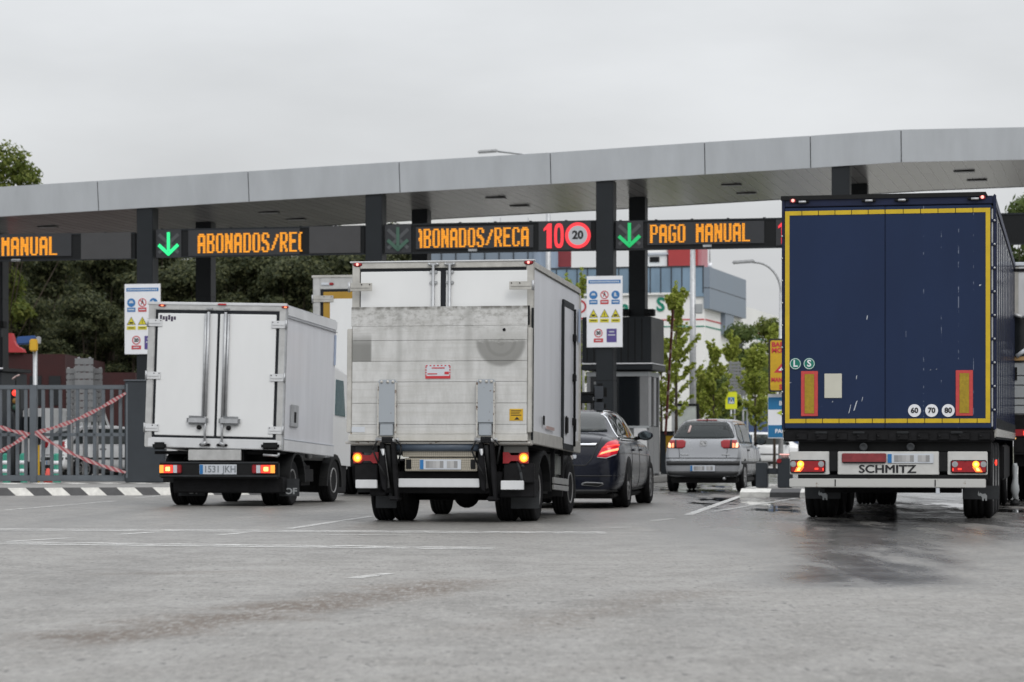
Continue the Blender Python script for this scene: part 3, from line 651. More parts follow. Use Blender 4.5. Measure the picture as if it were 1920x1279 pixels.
def ped(t, w, zt, zb, yellow):
    b = MB()
    if yellow: rr(b, w, zb, zt, .04, 0, .02, m_yellowfl)
    else: rr(b, w, zb, zt, .03, 0, .02, m_whitep)
    b.build('board', t)
    k = w*.56 if yellow else w*.88; cz = (zt+zb)/2; x = MB(); x.box(-k/2, k/2, -.004, 0, cz-k/2, cz+k/2, m_bluep); x.build('blue_square', t)
    y = MB(); y.prism([(-k*.42, -.007, cz-k*.4), (k*.42, -.007, cz-k*.4), (0, -.007, cz+k*.42)], (0, .003, 0), m_whitep)
    y.disc((0, cz+k*.16), k*.07, -.010, m_blackp); y.prism([(-k*.08, -.010, cz+k*.08), (k*.08, -.010, cz+k*.08), (k*.2, -.010, cz-k*.33), (0, -.010, cz-k*.1), (-k*.2, -.010, cz-k*.33)], (0, .003, 0), m_blackp)
    y.build('walker_symbol', t)
road_sign('crossing_sign', 'fluorescent yellow pedestrian crossing sign on a thin pole behind the silver car', 'crossing sign', 1360, 1382, 735, 767, 96, lambda *a: ped(*a, True), pole_px=1371)
road_sign('crossing_sign', 'blue square pedestrian crossing sign behind the silver car', 'crossing sign', 1392, 1411, 748, 770, 100, lambda *a: ped(*a, False), pole_px=1402)
def slat(t, w, zt, zb, n=10):
    b = MB(); h = (zt-zb)/n
    for k in range(n): b.box(-w/2, w/2, 0, .04, zb+k*h+.012, zb+(k+1)*h-.012, m_boothp, .008)
    for x in (-w*.3, w*.3): b.box(x-.03, x+.03, .04, .1, zb-.1, zt+.02, m_steel)
    b.build('panel_back', t)
road_sign('sign_back', 'back of a tall slatted grey direction sign among the street trees', 'direction sign', 1366, 1389, 678, 740, 112, slat, group='slatted sign backs')
road_sign('sign_back', 'back of a lower slatted grey direction sign right of the tall one', 'direction sign', 1389, 1398, 690, 742, 112.5, lambda *a: slat(*a, 8), group='slatted sign backs')
def limit(t, w, zt, zb):
    b = MB(); b.box(-w/2, w/2, 0, .03, zb, zt, m_whitep, .01); b.build('board', t); r_ = w*.42
    MB().disc((0, zt-w*.5), r_, -.006, m_redp, 24, r_in=r_*.72).build('red_ring', t); MB().box(-w*.46, w*.46, -.005, 0, zb+.02, zb+.07, m_redp).build('red_line', t)
road_sign('traffic_sign', 'white sign with a red ring glimpsed between the tail-lift truck and the board', 'traffic sign', 1072, 1102, 560, 600, 84, limit, pole_px=1094)
# advertising panel / shelter
a, b_ = at(1266, 757, 92), at(1311, 0, 92); t = thing('advertising_panel', 'glazed street advertising panel in a black frame behind the silver car', 'advertising panel', (a.x, 92, 0), -.1)
w = b_.x-a.x; zt = a.z
MB().box(0, w, 0, .12, zt-.08, zt, m_black, .01).box(w-.1, w, 0, .12, 0, zt-.08, m_black, .01).box(0, .07, 0, .12, 0, zt-.08, m_black, .01).box(.07, w-.1, 0, .12, 0, .3, m_black, .01).box(-.12, -.0, .0, .12, 0, zt-.02, m_steel).build('frame', t)
MB().box(.07, w-.1, .03, .08, .3, zt-.08, mat('ad_glass', (.42, .45, .43), .12, var=.25, scale=2)).build('glass', t)
# ================================================================ LAMP POSTS
def lamp_post(label, pole_px, top_y, head_px, head_y, Y, curve, group='street lamps'):
    base = at(pole_px, 0, Y); zt = at(0, top_y, Y).z; hd = at(head_px, head_y, Y); dx = hd.x-base.x; dz = hd.z
    t = thing('street_lamp', label, 'street lamp', (base.x, Y, 0), 0, group)
    if curve:
        z0 = zt-abs(dx)*.62; pts = [(0, 0, z0)]
        for k in range(1, 29): a = R(90*k/28); pts.append((dx*.62*(1-math.cos(a)), 0, z0+(dz-z0-.02)*math.sin(a)))
        pts.append((dx*.8, 0, dz+.02)); b = MB(); b.cyl((0, 0, 0), (0, 0, z0), .1, m_steel, r1=.06); b.build('pole', t); MB().tube(pts, .045, m_steel).build('arm', t)
    else:
        MB().cyl((0, 0, 0), (0, 0, zt), .14, m_steel, r1=.09).build('pole', t); MB().tube([(0, 0, zt-.05), (dx*.75, 0, dz)], .04, m_steel).build('arm', t)
    M = Matrix.Translation((dx*.9, 0, dz)) @ Matrix.Rotation(R(-4 if dx < 0 else 4), 4, 'Y')
    MB(M).box(-.42, .42, -.14, .14, -.06, .06, m_steel, .04).build('lamp_head', t); return t
lamp_post('curved grey street lamp standing right of the white building', 1464, 500, 1386, 491, 100, True)
lamp_post('flat street lamp head reaching over the canopy roof, on a tall pole behind it', 1028, 292, 902, 284, 110, False)
t = lamp_post('straight thick grey lamp post in front of the white building', 1299, 440, 1330, 438, 95, False)
MB().box(.08, .34, -.1, .1, at(0, 588, 95).z, at(0, 570, 95).z, m_boothl, .02).build('equipment_box', t)
# ================================================================ GATE AND CLOSED LANE ON THE LEFT
Yg = 57.2; sg = F/Yg; gx = lambda px: (px-CX)/sg; gz = lambda y: CH+(HY-y)/sg-.15
m_gate = mat('gate_blue_grey', (.10, .115, .13), .5, var=.15, scale=3)
gate = thing('sliding_gate', 'blue-grey barred sliding gate closing the left lane, ending in a solid panel', 'gate', (gx(235), Yg, .15), R(-2))
ox = gx(235)
pnl = MB(); pnl.box(0, gx(311)-ox, -.10, .16, 0, gz(715), m_antra2, .02); pnl.box(-.02, gx(311)-ox+.02, -.12, .18, gz(715), gz(712), m_gate, .01); pnl.box(.03, .07, -.106, -.10, .1, gz(720), m_gate); pnl.build('end_panel', gate)
fr = MB(); fr.box(gx(-60)-ox, 0, -.04, .04, gz(730), gz(722), m_gate, .008); fr.box(gx(-60)-ox, 0, -.05, .05, .03, .16, m_gate, .008); fr.box(gx(-60)-ox, 0, -.03, .03, gz(818), gz(812), m_gate); fr.box(gx(55)-ox, gx(69)-ox, -.06, .06, 0, gz(722)+.003, m_gate, .01)
fr.build('frame', gate)
for k in range(-3, 14):
    px = 15+16.2*k if k < 3 else 80+16.2*(k-4)
    if -40 < px < 232 and not 50 < px < 72: MB().box(gx(px)-ox-.036, gx(px)-ox+.036, -.03, .03, .16, gz(730), m_gate, .006).build('bar', gate)
def tape_mat():
    m = bpy.data.materials.new('red_white_tape'); m.use_nodes = True; t = m.node_tree; b = t.nodes['Principled BSDF']
    tcn = N(t, 'ShaderNodeTexCoord'); sp = N(t, 'ShaderNodeSeparateXYZ'); t.links.new(tcn.outputs['Object'], sp.inputs[0])
    ad = N(t, 'ShaderNodeMath', operation='ADD'); t.links.new(sp.outputs['X'], ad.inputs[0]); t.links.new(sp.outputs['Z'], ad.inputs[1])
    ml = N(t, 'ShaderNodeMath', operation='MULTIPLY'); t.links.new(ad.outputs[0], ml.inputs[0]); ml.inputs[1].default_value = 9
    fr_ = N(t, 'ShaderNodeMath', operation='FRACT'); t.links.new(ml.outputs[0], fr_.inputs[0]); gt = N(t, 'ShaderNodeMath', operation='GREATER_THAN'); t.links.new(fr_.outputs[0], gt.inputs[0]); gt.inputs[1].default_value = .5
    mx = N(t, 'ShaderNodeMix', data_type='RGBA'); t.links.new(gt.outputs[0], mx.inputs['Factor']); mx.inputs['A'].default_value = (.33, .07, .08, 1); mx.inputs['B'].default_value = (.44, .30, .30, 1)
    t.links.new(mx.outputs['Result'], b.inputs['Base Color']); b.inputs['Roughness'].default_value = .4; return m
m_tape = tape_mat()
def tape(label, pa, pb):
    A, B = at(*pa, Yg-.14), at(*pb, Yg-.14); d = B-A
    n = 14; mb = MB(); rnd = random.Random(pa[0]); pts = [Vector((d.x*k/n, rnd.uniform(-.012, .012), d.z*k/n-.10*math.sin(math.pi*k/n))) for k in range(n+1)]
    nrm = Vector((-d.z, 0, d.x)).normalized()*.036
    for k in range(n):
        tw = 1+.35*math.sin(k*1.7); tw2 = 1+.35*math.sin((k+1)*1.7)
        mb.prism([pts[k]-nrm*tw, pts[k+1]-nrm*tw2, pts[k+1]+nrm*tw2, pts[k]+nrm*tw], (0, .004, 0), m_tape)
    o = mb.build('barrier_tape'); o.location = A; tag(o, label, 'tape', 'tapes across the gate'); return o
tape('red and white tape rising across the gate bars to the solid panel', (66, 812), (236, 737)); tape('red and white tape falling across the gate bars to the foot of the solid panel', (66, 812), (236, 886))
tape('red and white tape falling from the left photo edge to the thick gate post', (-60, 768), (56, 814)); tape('red and white tape rising from the left photo edge to the thick gate post', (-60, 866), (56, 812))
# things behind the gate
def flex_bollard(px, Y, label):
    p = at(px, 0, Y); t = thing('flexible_bollard', label, 'bollard', (p.x, Y, 0), 0, 'green flexible bollards')
    MB().lathe([(.001, 0), (.13, 0), (.13, .05), (.09, .08), (.09, .72), (.06, .76), (.001, .765)], (0, 0, 0), m_greenp, 'Z', 18).build('post', t)
    for z in (.3, .5): MB().lathe([(.093, z), (.093, z+.09)], (0, 0, 0), m_whitep, 'Z', 18).build('band', t)
flex_bollard(12, 63, 'green bollard with pale bands behind the gate, at the left edge'); flex_bollard(44, 63.4, 'green bollard with pale bands just left of the thick gate post'); flex_bollard(107, 62, 'green bollard with pale bands behind the gate, right of the cone'); flex_bollard(303, 58.8, 'green and white bollard between the gate panel and the small truck')
p = at(90, 0, 61); t = thing('traffic_cone', 'small red traffic cone behind the barred gate', 'cone', (p.x, 61, 0))
m_cone = mat('cone_red', (.6, .06, .04), .5)
MB().lathe([(.12, .03), (.035, .42), (.001, .425)], (0, 0, 0), m_cone, 'Z', 18).build('body', t); MB().lathe([(.085, .16), (.062, .24)], (0, 0, 0), m_whitep, 'Z', 18).build('band', t); MB().box(-.17, .17, -.17, .17, 0, .03, m_cone, .01).build('foot', t)
p = at(70.5, 0, 60); t = thing('marker_post', 'thin ochre marker post with a black head behind the thick gate post', 'post', (p.x, 60, 0))
zt = at(0, 818, 60).z; MB().box(-.045, .045, -.045, .045, 0, zt-.2, m_yellow, .01).build('post', t); MB().box(-.07, .07, -.06, .06, zt-.2, zt, m_black, .02).build('head', t)
p = at(29.5, 0, 61.5); t = thing('traffic_light', 'slim traffic light with a lit red lamp behind the gate', 'traffic light', (p.x, 61.5, 0)); s1 = F/61.5; q = lambda y: CH+(HY-y)/s1
MB().cyl((0, 0, 0), (0, 0, q(770)), .045, m_black).cyl((0, 0, 0), (0, 0, .25), .11, m_black).build('pole', t); hs = MB().box(-.1, .1, -.08, .1, q(772), q(722), m_black, .02).build('housing', t)
MB().lathe([(.001, -.12), (.05, -.11), (.075, -.08)], (0, 0, q(737)), m_redlit, 'Y', 18).build('red_lamp', hs); MB().lathe([(.001, -.10), (.05, -.095), (.07, -.08)], (0, 0, q(752)), mat('amber_off', (.18, .09, .01), .3), 'Y', 18).build('amber_lamp', hs); MB().lathe([(.001, -.10), (.05, -.095), (.07, -.08)], (0, 0, q(764)), mat('green_off', (.01, .05, .03), .3), 'Y', 18).build('green_lamp', hs)
MB().tube([(-.08, 0, q(711)), (.0, 0, q(706)), (.09, 0, q(703))], .02, m_boomw).cyl((0, 0, q(722)), (0, 0, q(706)), .012, m_black).build('sensor', t)
p = at(66, 0, 66); t = thing('signal_pole', 'grey pole carrying a blue box with a yellow front behind the gate', 'signal', (p.x, 66, 0)); s1 = F/66; q = lambda y: CH+(HY-y)/s1; k = lambda px: (px-66)/s1
MB().cyl((0, 0, 0), (0, 0, q(640)), .055, m_steel).build('pole', t); M = Matrix.Translation((k(50), 0, q(638))) @ Matrix.Rotation(R(-4), 4, 'Y')
MB(M).box(-.24, .24, -.1, .12, -.1, .1, mat('box_blue', (.02, .07, .22), .45), .03).build('blue_box', t); MB().box(k(57), k(72), -.16, -.02, q(659), q(636), mat('signal_yellow', (.62, .36, .02), .5), .03).build('yellow_front', t); MB().box(k(69), k(76), -.1, .1, q(645), q(631), m_steel, .02).build('end_cap', t)
for lab, a, b_, yt in (('tall ribbed grey sign back behind the gate, middle of three', 140, 175, 671), ('short ribbed grey sign back behind the gate, nearest the signal pole', 124, 144, 690), ('short ribbed grey sign back behind the gate, nearest the solid panel', 171, 192, 690)):
    road_sign('ribbed_sign_back', lab, 'sign back', a, b_, yt, 792, 72 if yt < 680 else 72.4, lambda t, w, zt, zb: slat(t, w, zt, zb, 9), group='ribbed sign backs behind the gate')
# red building
m_rbri = mat('red_awning', (.42, .035, .04), .5, var=.1); m_rdark = mat('dark_red_wall', (.038, .008, .008), .8, var=.3, scale=1.5)
Y = 92; t = thing('red_building', 'low dark red building with a bright red curved gable behind the gate', 'building', (at(8, 0, Y).x, Y, 0)); s1 = F/Y; q = lambda y: CH+(HY-y)/s1; k = lambda px: (px-8)/s1
MB().box(k(-60), k(122), 0, 9, 0, q(664), m_rdark).box(k(122)+.01, k(252), .3, 8, 0, q(698), m_rdark).build('wall', t)
pts = [(k(-12), -.15, q(661)), (k(46), -.15, q(661)), (k(44), -.15, q(655)), (k(32), -.15, q(649)), (k(27), -.15, q(640)), (k(23), -.15, q(625)), (k(-12), -.15, q(625))]
MB().prism(pts, (0, .5, 0), m_rbri).build('gable', t)
for a in (56, 92): MB().box(k(a), k(a+22), -.03, .0, q(760), q(705), m_glass).build('window', t)
# ================================================================ BUILDINGS ON THE RIGHT
m_wallw = mat('white_render', (.80, .80, .78), .75, var=.06, scale=.4); m_bglass = mat('blue_glass', (.20, .29, .38), .12, .3, var=.5, scale=.35, stretch=(1, 1, .3), rvar=.04)  # blue glass, its base colour raised to carry the sky's reflection
m_clad = mat('grey_blue_cladding', (.21, .255, .31), .5, .2, var=.06, scale=.6); m_rcube = mat('red_cladding', (.40, .045, .045), .55, var=.08); m_rcube2 = mat('pale_red_cladding', (.5, .2, .22), .55)
BA = R(14.5); BO = Vector((at(1321, 0, 140).x, 140, 0)); sB = F/140; q = lambda y: CH+(HY-y)/sB
bl = thing('supermarket_building', 'white building with a band of blue glass and a grey-blue overhang behind the street trees', 'building', BO, -BA)
k = lambda px: -(BO.x-(px-CX)/sB)/math.cos(BA)*1.0
mb = MB(); mb.box(-11.5, 0, 0, 26, 0, q(551), m_wallw); mb.box(-11.5, 0, 26, 34, 0, q(551)-.3, m_wallw); mb.build('wall', bl)
mb = MB(); mb.box(-11.52, -.02, -.12, 10.9, q(549), q(500), m_bglass); mb.box(-.62, -.02, -.12, .0, q(556), q(549), m_bglass); w_ = mb.build('glass_band', bl)
mb = MB()
for i in range(21): mb.box(-.08-i*.565, -.03-i*.565, -.16, -.121, q(549), q(500)+.05, m_antra2)
mb.box(-11.52, 0, -.16, -.10, q(501), q(498), m_antra2); mb.box(-11.52, -.62, -.15, -.10, q(552), q(548), m_wallw); mb.build('mullions', w_)
mb = MB(); z0, z1 = q(579), q(501); mb.box(-.02, .3, -.14, 11.4, z0, z1, m_clad); mb.box(-.02, .306, -.145, 11.4, (z0+z1)/2-.02, (z0+z1)/2+.02, m_antra2); mb.box(-.02, .25, 4.9, 7.6, z0-1.2, z0, m_clad); mb.build('overhang', bl)
mb = MB(); mb.box(k(1250), k(1304), .6, 2.6, q(500)+.01, q(455), m_rcube); mb.build('red_tower', bl)
MB().box(k(1304)+.005, k(1311), .7, 2.5, q(500)+.01, q(455)-.05, m_rcube2).build('tower_side', bl)
mb = MB(); mb.box(k(1208), k(1246), .8, 4, q(500)+.01, q(462), m_wallw); mb.box(k(1214), k(1232), .76, .8, q(488), q(478), m_black); mb.box(k(1204), k(1250), .7, 4.1, q(474), q(470), m_plate); mb.build('roof_plant', bl)
MB().box(k(1252), k(1266), .7, .96, q(498), q(484), mat('pale_panel', (.5, .55, .55), .5)).build('roof_panel', bl)
MB().cyl((.1, 1.0, q(500)), (.1, 1.0, q(440)), .03, m_steel).cyl((.1, 1, q(500)), (.1, 1, q(500)+.25), .12, m_whitep).build('mast', bl)
for ch, px_, py_ in (('S', 1240, 571), ('a', 1174, 575), ('G', 1099, 555)): MB().text(ch, 1.0, (k(px_), -.02, q(py_)), m_greenp, bold=.03, th=.02).build('facade_letter', bl)
mb = MB(); mb.box(.0, .02, .2, 25, q(600), q(600)+.07, m_redp); mb.box(.0, .02, .2, 25, q(600)-.36, q(600)-.29, m_greenp); mb.box(-2.6, -.01, -.02, 0, q(600), q(600)+.06, m_redp); mb.box(-2.6, -.01, -.02, 0, q(600)-.36, q(600)-.30, m_greenp); mb.build('stripe', bl)
mb = MB(); mb.box(.0, .015, 9, 12, q(640), q(612), m_antra2); mb.build('grille', bl)
Y = 150; s1 = F/Y; q = lambda y: CH+(HY-y)/s1; k = lambda px: (px-900)/s1
b2 = thing('glass_building', 'blue-grey glazed block with a red corner behind the tail-lift truck', 'building', (at(900, 0, Y).x, Y, 0), 0)
MB().box(k(640), k(922), 0, 20, 0, q(404), m_wallw).build('wall', b2)
mb = MB(); mb.box(k(700), k(1000), -.4, 0, q(560), q(462), m_bglass2 if 'm_bglass2' in globals() else m_clad)
mb.build('glass_front', b2)
mb = MB(); mb.box(k(922)+.01, k(1000), 0, 20, 0, q(440), m_clad); mb.box(k(1000), k(1046), -.5, 18, 0, q(446), mat('pale_blue_glass', (.26, .31, .38), .2, .2, var=.5, scale=1.5, stretch=(2, 1, .1))); mb.build('wing', b2)
MB().box(k(1046), k(1071), -.3, 8, q(501), q(470), mat('dark_red_cladding', (.2, .02, .025), .5)).box(k(1046), k(1071), -.2, 8, q(533), q(501), m_clad).build('corner', b2)
mb = MB(); mb.box(k(1046), k(1102), -.1, 8, 0, q(502)-.02, mat('navy_glass', (.015, .025, .05), .1)); mb.build('dark_glazing', b2)
mb = MB()
for i in range(8): mb.box(k(800+i*27), k(802+i*27), -.46, -.401, q(560), q(462), m_antra2)
mb.box(k(700), k(1000), -.46, -.401, q(493), q(490), m_antra2)
mb.build('mullions', b2)
for lab, a, b_ in (('thin roof pole of the glass block seen between canopy and sign, nearest the wall', 937, 938.3), ('thin roof pole of the glass block seen between canopy and sign, nearest the lamp pole', 990, 991.2)):
    o = MB().box(0, .05, 0, .05, q(440), q(400), m_steel).build('roof_pole'); o.location = (at(a, 0, Y).x, Y+3, 0); tag(o, lab, 'pole', 'roof poles')
# ================================================================ TREES
def leaf_mat(name, c1, c2, c3):
    m = bpy.data.materials.new(name); m.use_nodes = True; t = m.node_tree; b = t.nodes['Principled BSDF']
    g = N(t, 'ShaderNodeNewGeometry'); cr = N(t, 'ShaderNodeValToRGB'); e = cr.color_ramp.elements
    e[0].color = (*c1, 1); e[1].color = (*c3, 1); x = e.new(.5); x.color = (*c2, 1)
    t.links.new(g.outputs['Random Per Island'], cr.inputs[0]); t.links.new(cr.outputs[0], b.inputs['Base Color'])
    b.inputs['Roughness'].default_value = .65; b.inputs['Specular IOR Level'].default_value = .25
    tr = N(t, 'ShaderNodeBsdfTranslucent'); t.links.new(cr.outputs[0], tr.inputs[0]); ms = N(t, 'ShaderNodeMixShader'); ms.inputs[0].default_value = .42
    t.links.new(b.outputs[0], ms.inputs[1]); t.links.new(tr.outputs[0], ms.inputs[2]); t.links.new(ms.outputs[0], t.nodes['Material Output'].inputs[0]); return m
m_pine = leaf_mat('pine_foliage', (.030, .040, .019), (.066, .079, .036), (.135, .142, .064)); m_spring = leaf_mat('spring_foliage', (.18, .23, .035), (.30, .36, .06), (.44, .47, .11))
m_mid = leaf_mat('mid_foliage', (.055, .085, .022), (.09, .13, .032), (.14, .18, .05)); m_oak = leaf_mat('bright_foliage', (.075, .105, .02), (.12, .155, .03), (.20, .22, .05))
def leaf_mesh(name, clumps, n, size, m, rnd, shell=.55):
    vs, fs = [], []
    tot = sum(c[1]**2 for c in clumps)
    for (c, r_, sz) in clumps:
        k = int(n*r_**2/tot)+1
        for _ in range(k):
            while True:
                d = Vector((rnd.uniform(-1, 1), rnd.uniform(-1, 1), rnd.uniform(-1, 1)))
                if .01 < d.length < 1 and (d.z > -.25 or rnd.random() < .2): break
            rad = r_*(shell+(1-shell)*rnd.random()**.5)*rnd.uniform(.75, 1.12); dn = d.normalized()
            p = Vector(c)+Vector((dn.x*rad, dn.y*rad, dn.z*rad*sz))
            s_ = size*rnd.uniform(.55, 1.3); nn = (dn+Vector((rnd.uniform(-1, 1), rnd.uniform(-1, 1), rnd.uniform(-.3, 1)))*.9).normalized()
            a = nn.orthogonal().normalized(); a.rotate(Matrix.Rotation(rnd.random()*6.28, 3, nn)); b_ = nn.cross(a)
            i = len(vs); vs += [p-a*s_-b_*s_*.25, p+b_*s_*.5-a*s_*.2, p+a*s_+b_*s_*.1, p-b_*s_*.55+a*s_*.15]; fs.append((i, i+1, i+2, i+3))
    me = bpy.data.meshes.new(name); me.from_pydata(vs, [], fs); me.materials.append(m); o = bpy.data.objects.new(name, me); COL.objects.link(o); return o
def tree(name, label, cat, loc, H, cw, m, seed, n=3500, size=.22, kind='round', trunk=.3, group=None, r0=.16):
    rnd = random.Random(seed); t = thing(name, label, cat, loc, rnd.uniform(0, 6.28), group); mb = MB(); cl = []
    zt = H*trunk
    if kind == 'round':
        mb.cyl((0, 0, 0), (0, 0, H*.55), r0*1.2, m_wood, r1=r0*.6, seg=9)
        for i in range(34):
            a = rnd.random()*6.28; rr_ = cw*.5*rnd.uniform(.15, .92); z = zt+(H-zt)*rnd.uniform(.12, .9); fall = math.sin(math.pi*min(1, max(.05, (z-zt)/(H-zt)*.8+.15)))
            c = Vector((math.cos(a)*rr_*fall, math.sin(a)*rr_*fall, z)); r_ = cw*rnd.uniform(.085, .17); cl.append((c, r_, rnd.uniform(.55, .85)))
            mb.cyl((0, 0, zt*rnd.uniform(.7, 1.2)), c, r0*.16, m_wood, r1=r0*.06, seg=6)
        cl.append((Vector((0, 0, H-cw*.16)), cw*.2, .8))
    else:       # upright young street tree: ascending shoots clothed in small leaves
        mb.cyl((0, 0, 0), (0, 0, H*.97), r0*.8, m_wood, r1=r0*.1, seg=8)
        for i in range(46):
            a = i*2.4+rnd.uniform(-.3, .3); f = rnd.uniform(0, 1)**.8; z0 = zt+(H*.93-zt)*f; ln = cw*.5*(1.08-f*.8)*rnd.uniform(.6, 1.1); el = R(rnd.uniform(15, 45)+f*18)
            d = Vector((math.cos(a)*math.cos(el), math.sin(a)*math.cos(el), math.sin(el))); p0 = Vector((0, 0, z0)); mb.cyl(p0, p0+d*ln, r0*.16, m_wood, r1=r0*.04, seg=5)
            for k in range(3, 15): cl.append((p0+d*ln*k/13+Vector((rnd.uniform(-.05, .05), rnd.uniform(-.05, .05), rnd.uniform(-.06, .06)+.25*ln*(k/13)**2)), cw*.026*rnd.uniform(.5, 1.7), 1.0))
        for k in range(6): cl.append((Vector((0, 0, H*(.88+.025*k))), cw*.03, 1.5))
    mb.build('trunk', t); o = leaf_mesh('crown', cl, n, size, m, rnd, .3 if kind != 'round' else .55); o.parent = t; return t
fp = tree('pine_tree', 'dark pine behind the far-left sign, leftmost of the row', 'tree', (at(-10, 0, 104).x, 104, 0), 9.6, 5.6, m_pine, 3, 17000, .10, trunk=.12)
pine2 = tree('pine_tree', 'dark pine with a high crown behind the board on the left column', 'tree', (at(210, 0, 107).x, 107, 0), 9.4, 6.0, m_pine, 5, 17000, .10, trunk=.10)
pines = [(-60, 116, 1.15), (70, 110, 1.0), (130, 118, 1.2), (300, 112, 1.12), (360, 106, .9), (415, 115, 1.2), (465, 108, .98), (520, 112, 1.08), (565, 106, .92), (612, 114, 1.1), (665, 109, 1.0), (720, 116, 1.12), (170, 103, .74), (40, 102, .72), (300, 103, .7), (430, 102, .68), (540, 102, .66), (620, 103, .68), (105, 104, .6), (240, 102, .62)]
plab = ['tall dark pine behind the far-left sign, at the back', 'dark pine above the red gable', 'tall dark pine above the ribbed sign backs', 'dark pine between the two left columns, at the back', 'dark pine behind the rear left column', 'tall dark pine above the right end of the small truck', 'dark pine above the rear doors of the small truck', 'dark pine left of the yellow-framed truck', 'smaller dark pine behind the top corner of the yellow-framed truck', 'dark pine above the yellow-framed truck', 'dark pine hidden mostly by the tail-lift truck', 'tall dark pine behind the dim arrow sign', 'low dark pine behind the middle ribbed sign back', 'low dark pine behind the red gable', 'low dark pine behind the small truck door hinge side', 'low dark pine behind the small truck roof', 'low dark pine behind the small truck front corner', 'low dark pine behind the yellow-framed door', 'lowest dark pine right of the signal pole', 'lowest dark pine right of the ribbed sign backs']
for i, ((px, Y, sc), lb) in enumerate(zip(pines, plab)):
    c = copy_tree(fp if i % 2 else pine2); c.location = (at(px, 0, Y).x, Y, 0); c.rotation_euler.z = i*1.3; c.scale = (sc*1.05, sc*1.05, sc); c['label'] = lb; c['group'] = 'dark pines behind the toll lanes'
for i in range(15):
    c = copy_tree(pine2 if i % 2 else fp); px = -60+i*56; c.location = (at(px, 0, 130).x, 130+(i % 3)*2, 0); c.rotation_euler.z = i*2.1; c.scale = (1.3, 1.3, 1.12); c['label'] = 'dark pine in the back row filling the gaps behind the toll lanes'; c['group'] = 'back row of dark pines'
fp['group'] = pine2['group'] = 'dark pines behind the toll lanes'
tree('broadleaf_tree', 'bright green tree crown rising over the canopy at the left edge of the photo', 'tree', (at(4, 0, 98).x, 98, 0), 12.15, 5.6, m_oak, 11, 15000, .10, trunk=.4)
tree('broadleaf_tree', 'olive green tree crown over the gantry at the right edge of the photo', 'tree', (at(1925, 0, 100).x, 100, 0), 10.4, 3.6, m_mid, 12, 5000, .13, trunk=.4)
spr = [(1268, 88, 6.3, 2.3, 21, 'bright spring tree right of the booth, behind the raised boom'), (1338, 96, 4.7, 2.0, 22, 'bright spring tree in front of the white wall, right of the straight lamp post'), (1312, 104, 3.9, 1.7, 23, 'small bright spring tree behind the advertising panel'), (1372, 118, 6.0, 2.2, 24, 'spring tree beside the tall slatted sign back'), (1416, 100, 4.6, 2.4, 25, 'spring tree above the blue crossing sign'), (1090, 92, 7.0, 1.9, 26, 'bright spring tree between the tail-lift truck and the booth'), (1062, 98, 7.2, 2.4, 27, 'spring tree peeping over the roof of the tail-lift truck'), (1240, 98, 5.2, 2.0, 28, 'spring tree half hidden by the booth casing'), (1452, 108, 5.8, 2.6, 29, 'spring tree behind the yellow warning sign')]
for px, Y, H, cw, sd, lb in spr: tree('street_tree', lb, 'tree', (at(px, 0, Y).x, Y, 0), H, cw, m_spring, sd, 8500, .062, 'young', .3 if px != 1090 else .2, 'young spring street trees', r0=.09)
for px, Y, H, cw, sd, lb in ((1382, 122, 6.6, 3.4, 31, 'dark round tree beside the grey-blue overhang'), (1440, 128, 7.2, 3.6, 32, 'green round tree left of the curved street lamp'), (1352, 116, 4.0, 2.4, 33, 'low dark tree in front of the white building')):
    tree('round_tree', lb, 'tree', (at(px, 0, Y).x, Y, 0), H, cw, m_mid if sd != 32 else m_oak, sd, 6000, .1, trunk=.22, group='round street trees', r0=.1)
# ================================================================ TRUCKS
def wheel(parent, x, y, r, w, side, tw=None, name='wheel'):
    b = MB(); h = w/2
    b.lathe([(r*.58, -h*.85), (r*.86, -h), (r*.95, -h*.95), (r, -h*.78), (r, -h*.5), (r*.97, -h*.47), (r*.97, -h*.36), (r, -h*.33), (r, -h*.06), (r*.97, -h*.04), (r*.97, h*.04), (r, h*.06), (r, h*.33), (r*.97, h*.36), (r*.97, h*.47), (r, h*.5), (r, h*.78), (r*.95, h*.95), (r*.86, h), (r*.58, h*.85)], (x, y, r), m_tyre, 'X', 40)
    t = b.build(name, parent)
    q = MB(); e = side*h
    q.lathe([(r*.60, e*.82), (r*.58, e*.95), (r*.53, e*.92), (r*.47, e*.35), (r*.30, e*.25), (r*.26, e*.6), (r*.14, e*.62), (r*.12, e*.8), (.001, e*.8)], (x, y, r), m_rim, 'X', 32)
    for k in range(6):
        a = k*R(60); q.cyl((x+e*.6, y+r*.2*math.cos(a), r+r*.2*math.sin(a)), (x+e*.68, y+r*.2*math.cos(a), r+r*.2*math.sin(a)), r*.03, m_steel, seg=6)
    q.build('rim', t); return t
def tail_lamp_bone(parent, x0, x1, z0, z1, y, lit_left):
    """dogbone-shaped lamp with the indicator lit at its outer end"""
    w = x1-x0; h = z1-z0; f = [(0, 0), (.30, 0), (.40, .22), (.68, .22), (.78, 0), (1, 0), (1, 1), (.78, 1), (.68, .72), (.40, .72), (.30, 1), (0, 1)]
    if not lit_left: f = [(1-a, b) for a, b in f]
    b = MB(); b.prism([(x0+a*w, y, z0+c*h) for a, c in f], (0, .05, 0), m_red); o = b.build('tail_lamp', parent)
    b = MB(); cx = x0+w*(.17 if lit_left else .83); b.disc((cx, z0+h*.5), h*.43, y-.008, lamp('amber_glow', (1, .22, .02), 1.1), 20, th=.006); b.disc((cx, z0+h*.48), h*.33, y-.010, m_amber, 18, th=.004); b.disc((cx+w*.02, z0+h*.48), h*.15, y-.012, m_amberhot, 16, th=.004); b.build('indicator', o); return o
